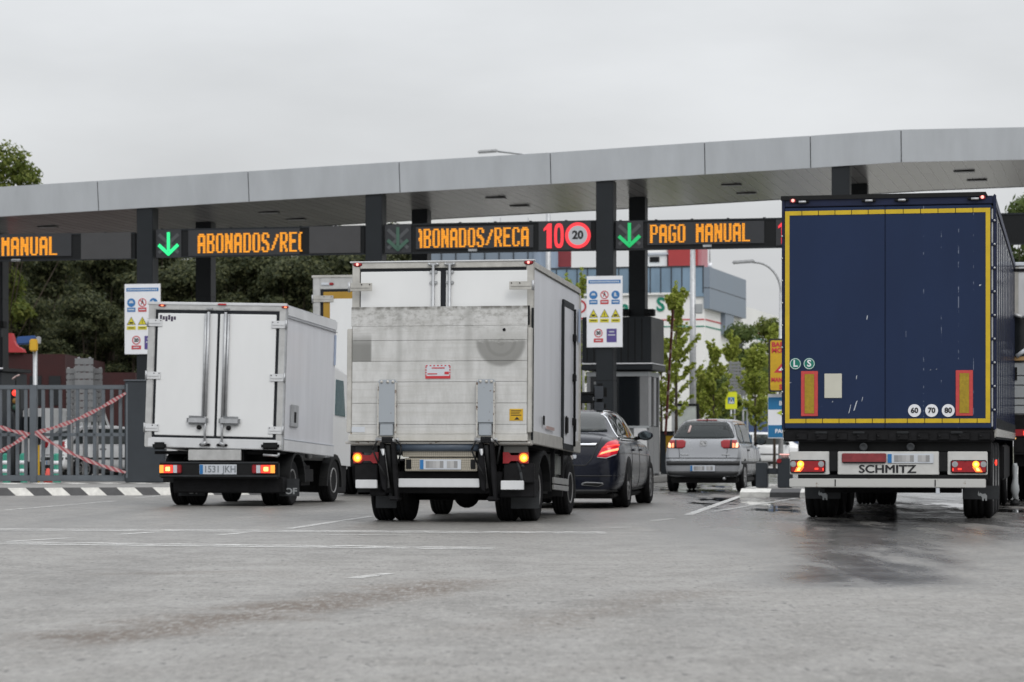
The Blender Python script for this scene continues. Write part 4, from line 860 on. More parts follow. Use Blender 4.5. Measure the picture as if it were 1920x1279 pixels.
def hinge(parent, x0, x1, z, h, y, m, knob):
    b = MB(); b.box(x0, x1, y-.014, y, z-h/2, z+h/2, m, .004); b.box(x0+.02, x1-.03, y-.022, y-.014, z-h*.12, z+h*.12, m, .003)
    for k in (x0, x1): pass
    for fx in (.55, .9): b.cyl((x0+(x1-x0)*(fx if knob < 0 else 1-fx), y-.02, z+h*.3), (x0+(x1-x0)*(fx if knob < 0 else 1-fx), y-.01, z+h*.3), .008, m_chassis, seg=8)
    xe = x0 if knob < 0 else x1; b.cyl((xe, y-.012, z-h*.62), (xe, y-.012, z+h*.62), .016, m_steel, seg=10)
    return b.build('hinge', parent)
def plate(parent, x0, x1, z0, z1, y, text=None, band=True, blur=True):
    b = MB(); b.box(x0, x1, y-.008, y, z0, z1, m_plate, .003); w, h = x1-x0, z1-z0
    o = b.build('number_plate', parent); b = MB()
    b.box(x0+.005, x0+w*.095, y-.011, y-.008, z0+.005, z1-.005, m_blueband); b.build('plate_band', o); b = MB()
    if text: b.text(text, h*.95, ((x0+w*.1+x1)/2, y-.011, (z0+z1)/2), m_platemark, sx=.92, bold=.002)
    else:
        rnd = random.Random(int(x0*1000)); n = 9
        for k in range(n):
            if k == 5: continue
            MB().box(x0+w*(.15+.085*k), x0+w*(.15+.085*(k+1)), y-.011, y-.008, z0+h*.16, z1-h*.16, mat('plate_blur_%d' % (k % 4), tuple([.27+.06*(k % 4)]*3), .5, rvar=0)).build('blurred_character', o)
    if text: b.build('plate_characters', o)
    return o

# ---------------------------------------------------------------- truck with the raised tail lift (centre)
p0 = at(825, 0, 32.7)
T = thing('tail_lift_truck', 'white box truck with a dirty raised aluminium tail lift, middle of the road', 'truck', (p0.x, 32.7, 0), -R(10.5))
c = lambda px: (px-825)/150.5
z = lambda py: (980-py)/153
PM = Matrix.Translation((0, 1, .5)) @ Matrix.Rotation(R(-2.0), 4, 'X') @ Matrix.Translation((0, -1, -.5))
PM = Matrix.Rotation(R(-2.0), 4, 'X')
XL, XR, ZB, ZT = c(655), c(997), z(829), z(488)
LB = 3.72
def tail_mat():
    m = bpy.data.materials.new('dirty_tail_lift'); m.use_nodes = True; t = m.node_tree; b = t.nodes['Principled BSDF']; L = t.links.new
    tcn = N(t, 'ShaderNodeTexCoord'); O = tcn.outputs['Object']
    def nz(scale, st, d=6, ro=.65):
        mp = N(t, 'ShaderNodeMapping'); mp.inputs['Scale'].default_value = st; L(O, mp.inputs[0]); n = N(t, 'ShaderNodeTexNoise', i_Scale=scale, i_Detail=d, i_Roughness=ro); L(mp.outputs[0], n.inputs['Vector']); return n.outputs['Fac']
    def mr_(v, a, b_, c_=0, d_=1):
        n = N(t, 'ShaderNodeMapRange', interpolation_type='SMOOTHSTEP', i_From_Min=a, i_From_Max=b_, i_To_Min=c_, i_To_Max=d_); L(v, n.inputs['Value']); return n.outputs[0]
    def mth(op, a, b_=0.0):
        n = N(t, 'ShaderNodeMath', operation=op)
        for i, v in enumerate((a, b_)):
            if isinstance(v, (int, float)): n.inputs[i].default_value = v
            else: L(v, n.inputs[i])
        return n.outputs[0]
    def mixc(f, a, b_):
        n = N(t, 'ShaderNodeMix', data_type='RGBA'); L(f, n.inputs['Factor'])
        for k, v in (('A', a), ('B', b_)):
            if isinstance(v, tuple): n.inputs[k].default_value = (*v, 1)
            else: L(v, n.inputs[k])
        return n.outputs['Result']
    sp = N(t, 'ShaderNodeSeparateXYZ'); L(O, sp.inputs[0]); X, Z = sp.outputs['X'], sp.outputs['Z']
    streak = nz(2.6, (2.2, 1, .7), 8, .7); hor = nz(3, (.4, 1, 9)); sm = nz(14, (1, 1, 1.6), 5)
    col = mixc(mr_(streak, .35, .7), (.60, .60, .59), (.47, .47, .455)); col = mixc(mth('MULTIPLY', mr_(hor, .42, .72), .5), col, (.44, .435, .41))
    # heavy grime along the top flap
    top = mr_(Z, z(640), z(590)); col = mixc(mth('MULTIPLY', mth('MULTIPLY', top, .7), mr_(sm, .42, .70)), col, (.24, .235, .215))
    edge = mr_(Z, z(584), z(577)); col = mixc(mth('MULTIPLY', edge, mr_(nz(5, (1.5, 1, 1)), .35, .6)), col, (.16, .155, .14))
    # bowl-shaped rub mark
    dx = mth('SUBTRACT', X, c(941)); dz = mth('SUBTRACT', Z, z(641)); rad = mth('SQRT', mth('ADD', mth('MULTIPLY', dx, dx), mth('MULTIPLY', dz, dz)))
    bowl = mth('MULTIPLY', mr_(rad, .33, .27), mr_(mth('ADD', dz, mth('MULTIPLY', mth('SUBTRACT', sm, .5), .12)), .03, -.02)); arcs = mth('MULTIPLY', mr_(mth('SINE', mth('MULTIPLY', rad, 46)), .2, 1.0), .14)
    col = mixc(mth('MULTIPLY', bowl, mth('ADD', arcs, .72)), col, (.10, .098, .092))
    halo = mth('MULTIPLY', mr_(rad, .42, .2), mr_(dz, .22, .0)); col = mixc(mth('MULTIPLY', halo, .42), col, (.32, .32, .30))
    # square patch at the left edge
    sq = mth('MULTIPLY', mth('MULTIPLY', mr_(X, c(699), c(695)), mr_(Z, z(679), z(676))), mr_(Z, z(618), z(650))); col = mixc(mth('MULTIPLY', sq, .85), col, (.17, .17, .158))
    for px, w_ in ((880, 13), (750, 10)):
        s_ = mth('MULTIPLY', mr_(mth('ABSOLUTE', mth('SUBTRACT', X, c(px))), w_/150, .0), mr_(Z, z(730), z(690))); col = mixc(mth('MULTIPLY', s_, .42), col, (.28, .28, .265))
    low = mr_(Z, z(800), z(826)); col = mixc(mth('MULTIPLY', low, .3), col, (.5, .46, .36))
    L(col, b.inputs['Base Color']); b.inputs['Metallic'].default_value = .12; b.inputs['Roughness'].default_value = .46
    bp = N(t, 'ShaderNodeBump', i_Strength=.12, i_Distance=.01); L(nz(90, (.3, 1, 2.5)), bp.inputs['Height']); L(bp.outputs[0], b.inputs['Normal']); return m
m_lift = tail_mat(); m_armgrey = mat('chipped_grey_paint', (.33, .36, .39), .5, col2=(.10, .06, .04), thr=(.66, .70), scale=16); m_rustw = mat('rusty_white', (.5, .49, .46), .6, col2=(.12, .07, .04), thr=(.56, .62), scale=18)
m_boxside = mat('box_side_white', (.62, .63, .66), .35, var=.11, scale=2.0, stretch=(1.4, 1.4, .25), coat=.12)
# box
mb = MB(PM); mb.box(XL+.02, XR-.02, .06, LB, ZB+.02, ZT-.02, m_boxside, .02); mb.box(XR-.05, XR, .05, LB+.005, ZT-.10, ZT, m_alud, .02); mb.box(XL, XL+.05, .05, LB+.005, ZT-.10, ZT, m_alud, .02); mb.box(XR-.04, XR+.003, .05, LB, ZB-.02, ZB+.14, m_alud, .008); mb.box(XR-.03, XR+.004, LB-.03, LB+.012, ZB, ZT-.1, m_alud, .006)
box_ = mb.build('cargo_box', T)
mb = MB(PM); fw = .095
mb.box(XL, XL+fw, -.01, .08, ZB, ZT, m_alud, .008); mb.box(XR-fw+.01, XR+.004, -.01, .08, ZB, ZT, m_alud, .008); mb.box(XL+fw, XR-fw+.01, -.012, .08, ZT-.085, ZT-.002, m_alud, .006); mb.box(XL-.03, XR+.02, -.025, .05, ZT-.012, ZT+.006, m_whited, .004); mb.box(XL, XR, -.03, .08, ZB-.04, ZB+.03, m_alud, .01)
mb.box(XR-.015, XR+.012, -.02, .0, ZB+.02, z(578), m_antra, .003)
mb.build('rear_frame', T)
MB(PM).box(XL+fw, XR-fw+.01, .01, .06, ZB+.03, ZT-.085, m_seal).build('door_seal', T)
for (a, b_, rod, hx, kn) in ((669.5, 823, 810, (655, 697), -1), (831.5, 987, 841, (957, 1000), 1)):
    mb = MB(PM); mb.box(c(a)+.012, c(b_), -.012, .01, ZB+.05, z(507), m_white, .006); dr = mb.build('rear_door', T)
    rb_ = MB(PM); rb_.cyl((c(rod), -.04, ZB+.1), (c(rod), -.04, z(494)), .019, m_steel, seg=10)
    for zz_ in (z(509), z(575)+.3): rb_.box(c(rod)-.05, c(rod)+.05, -.035, -.012, zz_-.02, zz_+.02, m_steel, .008)
    rb_.box(c(rod)-.07, c(rod)+.07, -.05, -.012, z(497), z(492), m_steel, .008); rb_.cyl((c(rod)-.05, -.06, z(494.5)), (c(rod)-.05, -.012, z(494.5)), .018, m_steel, seg=8).cyl((c(rod)+.05, -.06, z(494.5)), (c(rod)+.05, -.012, z(494.5)), .018, m_steel, seg=8)
    rb_.build('lock_rod', dr); hb = hinge(dr, c(hx[0])-.01, c(hx[1]), z(537), .10, -.012, m_alud, kn)
for px in (665, 988.5): MB(PM).lathe([(.001, -.03), (.03, -.028), (.048, -.012)], (0, 0, 0), m_red, 'Y', 20, M=Matrix.Translation((c(px), 0, z(493))) @ Matrix.Diagonal((1.25, 1, .62, 1))).lathe([(.001, -.034), (.012, -.033), (.018, -.028)], (c(px), 0, z(493)), lamp('small_red_lit', (1, .35, .3), 2.0), 'Y', 10).build('marker_lamp', T)
# tail lift platform: planks
mb = MB(PM); ys = [575, 612, 639, 678, 717, 757, 797, 815, 828]
for i, (a, b_) in enumerate(zip(ys, ys[1:])):
    x0, x1 = (c(658), c(991)) if i == 0 else (c(661), c(990)); dy = 0 if i else .012
    if i == len(ys)-2: x0, x1 = c(655), c(992)
    mb.box(x0, x1, -.135+dy+(-.02 if i == 7 else 0), -.085, z(b_)+.0012, z(a)-.0012, m_lift, .004)
mb.box(c(660), c(991), -.11, -.06, z(826), z(578), m_alud); mb.box(c(650.5), c(660), -.13, -.05, z(812), z(616), m_alud, .008); mb.box(c(991), c(998.5), -.13, -.05, z(812), z(616), m_alud, .008); mb.box(c(990), c(993.5), -.12, -.09, z(611), z(575), m_chassis)
mb.box(c(648), c(997), -.12, -.05, z(833), z(829), m_rustw, .006); PL = mb.build('lift_platform', T)
mb = MB(PM); mb.box(c(800), c(847), -.140, -.135, z(711), z(685), m_plate); mb.box(c(800), c(847), -.143, -.140, z(711), z(706), m_redp)
for k in range(7): mb.box(c(801+k*7), c(804+k*7), -.143, -.140, z(687.5), z(685.5), m_redp)
for k in range(4): mb.box(c(800), c(802), -.143, -.140, z(691+k*5), z(688+k*5), m_redp); mb.box(c(845), c(847), -.143, -.140, z(691+k*5), z(688+k*5), m_redp)
mb.box(c(804), c(822), -.143, -.140, z(703), z(701), m_redp).box(c(836), c(844), -.143, -.140, z(703), z(698), m_redp).box(c(812), c(836), -.143, -.140, z(692), z(690), m_redp); mb.build('red_label', PL)
mb = MB(PM); mb.box(c(958), c(983), -.140, -.135, z(790), z(768), m_yellow); [mb.box(c(961), c(980-3*(k % 2)), -.142, -.140, z(772.5+k*4), z(771+k*4), m_blackp) for k in range(3)]; mb.prism([(c(967), -.142, z(788)), (c(977), -.142, z(788)), (c(972), -.142, z(783))], (0, .002, 0), m_blackp); mb.build('yellow_label', PL)
MB(PM).box(c(661), c(686), -.139, -.135, z(811), z(801), m_plate).build('white_label', PL)
MB(PM).lathe([(.001, -.015), (.018, -.012), (.02, 0)], (c(947), -.135, z(620)), m_chassis, 'Y', 12).build('bolt_hole', PL)
for a, b_ in ((711, 747), (897, 932)):
    mb = MB(PM); x0, x1 = c(a), c(b_); mb.box(x0, x1, -.19, -.136, z(796), z(713), m_armgrey, .02); mb.box(x0, x0+.02, -.196, -.136, z(820), z(718), m_rustw, .005); mb.box(x1-.02, x1, -.196, -.136, z(825), z(718), m_rustw, .005); mb.box(x0+.03, x1-.04, -.18, -.14, z(818), z(796), m_armgrey, .008)
    for f in (.22, .55, .82): mb.cyl((x0+(x1-x0)*f, -.2, z(717)), (x0+(x1-x0)*f, -.18, z(717)), .018, m_rustw, seg=10)
    mb.build('lift_bracket', PL)
    mb = MB(PM); xm = (x0+x1)/2
    mb.box(x0+.04, x1-.03, -.18, -.06, z(832), z(820), m_chassis, .015); mb.cyl((x0-.02, -.15, z(826)), (x1+.03, -.15, z(826)), .03, m_steel, seg=12)
    mb.prism([(x0+.03, -.16, z(830)), (x0+.08, -.16, z(828)), (x0+.11, -.12, z(900)), (x0+.10, -.10, z(922)), (x0+.05, -.1, z(918)), (x0+.01, -.13, z(880))], (0, .08, 0), m_chassis, bev=.008)
    mb.prism([(x1-.07, -.17, z(830)), (x1-.02, -.17, z(826)), (x1+.01, -.12, z(890)), (x1+.01, -.08, z(938)), (x1-.03, -.08, z(940)), (x1-.05, -.12, z(900))], (0, .07, 0), m_chassis, bev=.008)
    mb.cyl((xm, -.12, z(835)), (xm+.04, .1, z(930)), .036, m_black, seg=14); mb.cyl((xm-.06, -.14, z(842)), (xm-.02, .0, z(915)), .028, m_steel, r1=.028, seg=10); mb.box(xm-.0, x1+.02, -.1, .1, z(940), z(931), m_chassis, .02)
    mb.tube([(x0, -.18, z(828)), (x0-.05, -.2, z(845)), (x0+.02, -.18, z(870)), (xm, -.14, z(900))], .011, m_black); mb.tube([(x1, -.18, z(826)), (x1+.07, -.2, z(838)), (x1+.03, -.16, z(870))], .011, m_black)
    mb.build('lift_cylinder', T)
MB(PM).cyl((c(744), -.06, z(839)), (c(902), -.06, z(839)), .052, mat('blue_grey_tube', (.075, .10, .135), .4, var=.25, scale=8), seg=20).build('cross_tube', T)
def diamond():
    m = bpy.data.materials.new('chequer_plate'); m.use_nodes = True; t = m.node_tree; b = t.nodes['Principled BSDF']; tcn = N(t, 'ShaderNodeTexCoord'); mp = N(t, 'ShaderNodeMapping'); mp.inputs['Rotation'].default_value = (0, R(45), 0); t.links.new(tcn.outputs['Object'], mp.inputs[0])
    ck = N(t, 'ShaderNodeTexChecker', i_Scale=55.0); ck.inputs['Color1'].default_value = (.46, .42, .34, 1); ck.inputs['Color2'].default_value = (.27, .25, .21, 1); t.links.new(mp.outputs[0], ck.inputs[0]); t.links.new(ck.outputs[0], b.inputs['Base Color']); b.inputs['Roughness'].default_value = .45; b.inputs['Metallic'].default_value = .4; return m
m_diam = diamond()
mb = MB(PM); mb.box(c(755), c(892), -.05, 0, z(857), z(846), m_diam, .006); mb.box(c(760), c(896), -.06, .0, z(884), z(859), m_diam, .006); mb.box(c(762), c(772), -.07, -.06, z(880), z(862), m_black, .004); mb.box(c(884), c(893), -.07, -.06, z(880), z(862), m_black, .004); PP = mb.build('plate_panel', T)
plate(T, c(788), c(866), z(881), z(862), -.064).matrix_local = PM
for a, b_, l in ((660, 708, True), (943, 990, False)):
    o = tail_lamp_bone(T, c(a), c(b_), z(869), z(848), -.02, l); o.matrix_local = PM
mb = MB(PM); mb.box(c(664), c(706), -.01, .06, z(849), z(835), m_flap); mb.box(c(944), c(988), -.01, .06, z(849), z(837), mat('lamp_backing', (.12, .12, .11), .6)); mb.box(c(662), c(706), .0, .08, z(905), z(868), m_chassis, .01); mb.box(c(944), c(1000), .0, .08, z(905), z(868), m_chassis, .01)
for (a, b_, t_, d_) in ((690, 720, 910, 930), (935, 1000, 898, 932)): mb.box(c(a), c(b_), .05, .25, z(d_), z(t_), m_chassis, .01)
mb.box(c(708), c(940), .05, .12, z(925), z(884), m_chassis, .01)
mb.box(-.42, -.34, .1, LB+1.4, z(900), ZB, m_chassis); mb.box(.34, .42, .1, LB+1.4, z(900), ZB, m_chassis); mb.box(XL+.1, XR-.1, .3, LB, ZB-.05, ZB, m_chassis)
mb.cyl((-.85, 1.1, .36), (.85, 1.1, .36), .07, m_chassis); mb.lathe([(.001, -.15), (.12, -.12), (.17, 0), (.12, .12), (.001, .15)], (.12, 1.05, .36), m_chassis, 'Y', 18); mb.box(-.85, -.5, .8, 1.4, .45, .7, m_chassis, .05).box(.5, .8, 1.6, 2.3, .35, .75, m_chassis, .06)
mb.tube([(.96, .02, .75), (1.0, .0, .62), (1.03, .02, .45)], .02, m_flap).tube([(1.02, -.02, .70), (1.08, .1, .66), (1.09, .2, .5)], .018, m_flap); mb.build('chassis', T)
for a, b_, t_, d_ in ((667, 708, 900, 916), (748.5, 901, 897.5, 914), (941, 983.5, 901, 918)): MB().box(c(a), c(b_), -.07, -.02, z(d_), z(t_), m_whited, .006).build('bumper_bar', T)
for a, b_ in ((688, 728), (946, 1000)): MB().box(c(a), c(b_), .42, .435, z(955), z(922), m_flap, .004).build('mud_flap', T)
for x, sd in ((-.90, -1), (-.64, -1), (.68, 1), (.95, 1)): wheel(T, x, .92, .375, .225, sd)
for x, sd in ((-.84, -1), (.86, 1)): wheel(T, x, 4.05, .365, .22, sd)
for sx in (-1, 1):
    mb = MB(); pts = [(sx*1.02-.12, .92+.47*math.cos(a), .36+.47*math.sin(a)) for a in [R(180-k*15) for k in range(13)]]+[(sx*1.02-.12, .92+.52*math.cos(a), .36+.52*math.sin(a)) for a in [R(k*15) for k in range(13)]]
    mb.prism(pts, (.24, 0, 0), m_black); mb.build('mudguard', T)
mb = MB(PM); mb.box(XR-.05, XR-.02, 1.75, 2.9, .52, .60, m_alu, .006).box(XR-.05, XR-.02, 1.75, 2.9, .44, .505, m_alu, .006).box(XR-.1, XR-.05, 1.9, 1.96, .44, ZB, m_chassis).box(XR-.1, XR-.05, 2.6, 2.66, .44, ZB, m_chassis); mb.box(.55, XR-.08, 2.35, 2.8, .62, .92, mat('tank_grey', (.2, .21, .2), .5), .03); mb.build('side_guard', T)
# side door on the right flank (local y from the photo columns)
ydoor = lambda px: ((px-960)/F*32.7-(p0.x+XR*math.cos(R(10.5))))/(math.sin(R(10.5))-(px-960)/F*math.cos(R(10.5)))
y0, y1 = ydoor(1053.5), ydoor(1072.5); zt_ = ZT-.35; zb_ = ZB+.05
mb = MB(PM); mb.box(XR-.02, XR+.008, y0, y1, zb_, zt_, m_boxside, .004)
for (a, b_, e, f) in ((y0-.03, y0+.04, zb_, zt_), (y1-.015, y1+.015, zb_, zt_), (y0, y1, zt_-.02, zt_+.07), (y0, y1, zb_-.06, zb_+.02)): mb.box(XR-.02, XR+.012, a, b_, e, f, m_antra, .003)
sd_ = mb.build('side_door', T)
mb = MB(PM); mb.cyl((XR+.03, y1-.05, zb_), (XR+.03, y1-.05, zt_), .016, m_chassis, seg=8)
for f in (.18, .50, .79): mb.box(XR, XR+.05, y1-.12, y1, zb_+(zt_-zb_)*f-.05, zb_+(zt_-zb_)*f+.05, m_chassis, .01)
mb.box(XR, XR+.035, y0+.12, y0+.28, zb_+.14, zb_+.38, m_chassis, .02); mb.build('lock_rod', sd_)
mb = MB(PM); mb.box(XR, XR+.01, .75, .85, ZB+.24, ZB+.36, m_chassis, .02); mb.box(XR, XR+.004, 1.0, 1.6, ZB+.20, ZB+.24, m_boomw); mb.box(XR-.02, XR+.004, LB-.5, LB-.35, ZB+.25, ZB+.42, m_chassis, .02); mb.box(XR, XR+.003, LB-.2, LB-.06, ZT-.75, ZT-.3, mat('faded_blue_decal', (.35, .42, .55), .5)); mb.build('side_decal', T)
# cab
mb = MB(PM); mb.prism([(-.95, LB+.1, .75), (-.95, LB+.1, 2.2), (-.95, LB+.9, 2.25), (-.95, LB+1.4, 1.55), (-.95, LB+1.7, 1.25), (-.95, LB+1.75, .5), (-.95, LB+.75, .5)], (1.72, 0, 0), m_white, bev=.08)
for sx, xe in ((-1, -.955), (1, .775)): mb.prism([(xe, LB+.4, 1.4), (xe, LB+.4, 2.05), (xe, LB+.85, 2.05), (xe, LB+1.25, 1.5), (xe, LB+1.25, 1.4)], (.012*sx, 0, 0), m_glass)
pts = [(.74, 4.05+.5*math.cos(a), .38+.5*math.sin(a)) for a in [R(180-k*15) for k in range(13)]]+[(.74, 4.05+.58*math.cos(a), .38+.58*math.sin(a)) for a in [R(k*15) for k in range(13)]]
mb.prism(pts, (.2, 0, 0), m_black); mb.build('cab', T)
ym = LB+1.35; kM = F/(32.7+ym*.98+.2)
def mirx(px): return ((px-960)/F*(32.7+ym*math.cos(R(10.5))-1.3*math.sin(R(10.5)))-p0.x-ym*math.sin(R(10.5)))/math.cos(R(10.5))
def mirz(py): return CH+(HY-py)/kM
mb = MB(); x0, x1 = mirx(1112), mirx(1137.5); mb.box(x0, x1, ym-.05, ym+.10, mirz(753), mirz(720), m_black, .06); mb.box(x0+.0, x1-.01, ym-.055, ym+.08, mirz(773), mirz(752), m_black, .05); mi = mb.build('mirror', T)
mb = MB(); mb.box(x0+.025, x1-.03, ym-.062, ym-.056, mirz(771), mirz(755), mat('truck_mirror_glass', (.16, .17, .18), .06, .9, var=.02, rvar=0), .004); mb.build('mirror_glass', mi); MB().box(x0+.03, x1-.035, ym-.06, ym-.052, mirz(749), mirz(725), mat('truck_mirror_glass', (.16, .17, .18)), .02).build('mirror_glass', mi)
MB().box(.9, x0+.03, ym-.02, ym+.05, mirz(741), mirz(736), m_black, .01).box(.9, x0+.03, ym-.02, ym+.05, mirz(757), mirz(752), m_black, .01).box(.93, x0, ym, ym+.03, mirz(752), mirz(741), m_glass).build('mirror_arm', T)

# ---------------------------------------------------------------- small white box truck (left)
p1 = at(405, 0, 41.4); s1 = F/41.4
T2 = thing('box_truck', 'small clean white box truck with double rear doors, left of the tail-lift truck', 'truck', (p1.x, 41.4, 0), -R(10.5))
gy = HY+CH*s1
c = lambda px: (px-405)/(s1*.983)
z = lambda py: (gy-py)/s1
RM = Matrix.Translation((-.035, 0, 0)) @ Matrix.Rotation(R(1.35), 4, 'Y') @ Matrix.Rotation(R(-1.9), 4, 'X')
XS = -.055        # the body rolls about the road, so its outline is measured at mid height
XL, XR, ZB, ZT = c(271)-.03, c(536)-.03, z(841), z(568); LB = 3.18
mb = MB(RM); mb.box(XL+.015, XR-.015, .05, LB, ZB, ZT-.015, m_boxside, .02); mb.box(XR-.05, XR+.004, .06, LB+.01, ZT-.19, ZT, m_whited, .03); mb.box(XR-.05, XR+.006, .06, LB+.005, ZB-.01, ZB+.17, m_whited, .01); mb.box(XR-.01, XR+.008, .06, LB+.005, ZB+.168, ZB+.185, m_plate, .004); mb.box(XR-.02, XR+.006, .06, LB, ZT-.205, ZT-.19, m_steel)
mb.box(XR-.01, XR+.003, LB-.12, LB-.04, ZT-.75, ZT-.25, mat('faded_blue_decal', (.35, .42, .55), .5)); mb.build('cargo_box', T2)
mb = MB(RM); mb.box(XR-.012, XR+.012, .42, .85, ZB+.38, ZB+.73, m_steel, .01); mb.box(XR+.01, XR+.016, .58, .70, ZB+.45, ZB+.62, m_chassis, .01); mb.build('latch_plate', T2)
mb = MB(RM); fw = .115
mb.box(XL, XL+fw, -.01, .07, ZB+.0, ZT, m_alu, .012); mb.box(XR-fw, XR+.004, -.01, .07, ZB, ZT, m_alu, .012); mb.box(XL+.02, XR-.02, -.012, .07, ZT-.11, ZT-.002, m_alu, .01); mb.box(XL-.02, XR+.0, -.028, .06, ZT-.035, ZT+.012, m_whited, .008); mb.box(XL+.05, XR-.02, -.014, .07, ZB, ZB+.155, m_whited, .012); mb.box(XR-.02, XR+.008, -.012, .05, ZB, ZT, m_steel, .004); mb.build('rear_frame', T2)
MB(RM).box(XL+fw, XR-fw, .005, .05, ZB+.155, ZT-.11, m_seal).build('door_seal', T2)
xm = (XL+XR)/2+.03
for (a, b_, rod, kn) in ((XL+fw+.045, xm-.02, xm-.155, -1), (xm+.02, XR-fw-.045, xm+.12, 1)):
    dr = MB(RM).box(a, b_, -.015, .005, ZB+.19, ZT-.165, m_white, .008).build('rear_door', T2)
    rb_ = MB(RM); rb_.cyl((rod, -.05, ZB+.5), (rod, -.05, ZT-.14), .024, m_steel, seg=12).cyl((rod+kn*.045, -.04, ZB+.5), (rod+kn*.045, -.04, ZT-.17), .02, m_steel, seg=10)
    rb_.cyl((rod, -.05, ZB+.08), (rod, -.05, ZB+.5), .017, m_steel, seg=10); rb_.box(rod-.05, rod+.05, -.05, -.012, ZT-.1, ZT-.07, m_steel, .008)
    x0 = rod-.30 if kn < 0 else rod-.06; rb_.box(x0, x0+.35, -.09, -.02, ZB+.36, ZB+.50, m_steel, .035); rb_.cyl((rod+kn*.1, -.06, ZB+.32), (rod+kn*.1, -.02, ZB+.32), .035, m_chassis, seg=12); rb_.cyl((rod-.03*kn, -.06, ZB+.09), (rod+.05*kn, -.06, ZB+.05), .03, m_steel, seg=10); rb_.box(rod-.09, rod+.09, -.05, -.014, ZB+.035, ZB+.075, m_chassis, .012); rb_.build('lock_rod', dr)
    for zf in (.13, .49, .855):
        zz_ = ZB+(ZT-ZB)*zf+.01
        hinge(dr, *((XL+.0, XL+.235) if kn < 0 else (XR-.235, XR-.0)), zz_, .115, -.016, m_whited, kn).matrix_local = RM
lg = MB(RM); lg.text('petifoy', .13, (XL+.32, -.018, ZT-.255), mat('dark_logo_print', (.05, .04, .07), .5), bold=.008, sx=.85) if 0 else None
for k in range(6): lg.box(XL+.19+k*.045, XL+.225+k*.045, -.018, -.0155, ZT-.28+(.012 if k % 2 else -.012), ZT-.225+(.01 if k % 3 else .03), mat('dark_logo_print', (.06, .045, .08), .5), .006)
lg.build('door_logo', T2)
for px in (295, 531): MB(RM).box(c(px)-.07, c(px)+.05, -.05, -.012, ZT-.065, ZT-.03, m_red, .012).box(c(px)-.02, c(px)+.02, -.055, -.05, ZT-.06, ZT-.04, lamp('orange_marker_lit', (1, .25, .1), 1.6)).build('marker_lamp', T2)
MB(RM).box(xm-.02, xm+.12, -.05, -.012, ZT-.035, ZT-.005, m_red, .01).box(xm+.02, xm+.12, -.055, -.05, ZT-.03, ZT-.012, m_redp).build('brake_lamp', T2)
mb = MB(); mb.box(c(284), c(310), -.06, .02, z(843), z(829), m_black, .03); mb.build('rubber_buffer', T2); MB().box(c(492), c(526), -.06, .02, z(843), z(830), m_black, .03).build('rubber_buffer', T2)
mb = MB(); mb.box(c(352), c(453), -.01, .03, z(863), z(843), m_chq2 if 'm_chq2' in globals() else m_alu, .006); mb.build('chequer_panel', T2)
mb = MB(); mb.box(c(296), c(523), .0, .12, z(897), z(866), m_black, .02); mb.box(c(296), c(523), -.012, .0, z(869), z(866), m_flap, .004); mb.box(c(296), c(523), -.012, .0, z(894), z(891), m_flap, .004); mb.build('bumper', T2)
plate(T2, c(374), c(445), z(889.5), z(871), -.012, '1531 JKH')
for a, b_, l in ((297, 340, True), (474, 519, False)):
    b = MB(); x0, x1 = c(a), c(b_); w = x1-x0; z0, z1 = z(888), z(871); b.box(x0, x1, -.03, .0, z0, z1, m_red, .015); o = b.build('tail_lamp', T2)
    f = (lambda u: x0+u*w) if l else (lambda u: x1-u*w)
    MB().box(*sorted((f(.02), f(.2))), -.036, -.03, z0+.01, z1-.01, lamp('amber_soft', (1, .36, .05), 1.3)).box(*sorted((f(.2), f(.6))), -.036, -.03, z0+.01, z1-.01, m_redlit).box(*sorted((f(.3), f(.48))), -.04, -.036, z0+.04, z1-.04, m_amberhot).build('lit_lens', o); MB().box(*sorted((f(.63), f(.8))), -.036, -.03, z0+.01, z1-.01, m_plate).build('reversing_lens', o)
mb = MB(); mb.box(-.42, -.34, .1, LB+1.2, z(880), ZB-.02, m_chassis).box(.34, .42, .1, LB+1.2, z(880), ZB-.02, m_chassis).box(XL+.1, XR-.12, .2, LB, ZB-.09, ZB-.04, m_chassis).box(c(315), c(525), .2, .5, z(925), z(895), m_chassis, .02).cyl((-.8, 1.0, .35), (.8, 1.0, .35), .07, m_chassis).lathe([(.001, -.15), (.12, -.1), (.16, 0), (.1, .12), (.001, .15)], (.0, .95, .35), m_chassis, 'Y', 16)
mb.cyl((XR-.42, 1.75, .55), (XR-.42, 2.3, .55), .2, m_flap, seg=16).box(XR-.35, XR-.12, 1.7, 2.35, .3, .62, m_chassis, .06).lathe([(.001, 0), (.06, .03), (.06, .15), (.001, .17)], (XR-.2, 2.3, .72), m_steel, 'Z', 12); mb.tube([(c(495), .0, z(853)), (c(523), .0, z(855)), (c(524), .02, z(850))], .02, m_steel); mb.build('chassis', T2)
for a, b_ in ((316, 368), (510, 549)):
    fl = MB().box(c(a), c(b_), .45, .462, z(931), z(898), m_flap, .004).build('mud_flap', T2)
    MB().text('OF', .13, (c((a+b_)/2)+.03, .444, z(922)), m_boothl, bold=.004, sx=1.2).build('flap_lettering', fl)
for x, sd in ((-.86, -1), (-.62, -1), (.62, 1), (.86, 1)): wheel(T2, x, 1.0, .36, .21, sd)
for x, sd in ((-.80, -1), (.88, 1)): wheel(T2, x, 3.55, .36, .21, sd)
for sx in (-1, 1):
    mb = MB(); pts = [(sx*.9-.12, 1+.45*math.cos(a), .36+.45*math.sin(a)) for a in [R(180-k*15) for k in range(13)]]+[(sx*.9-.12, 1+.50*math.cos(a), .36+.50*math.sin(a)) for a in [R(k*15) for k in range(13)]]
    mb.prism(pts, (.26, 0, 0), m_black); mb.build('mudguard', T2)
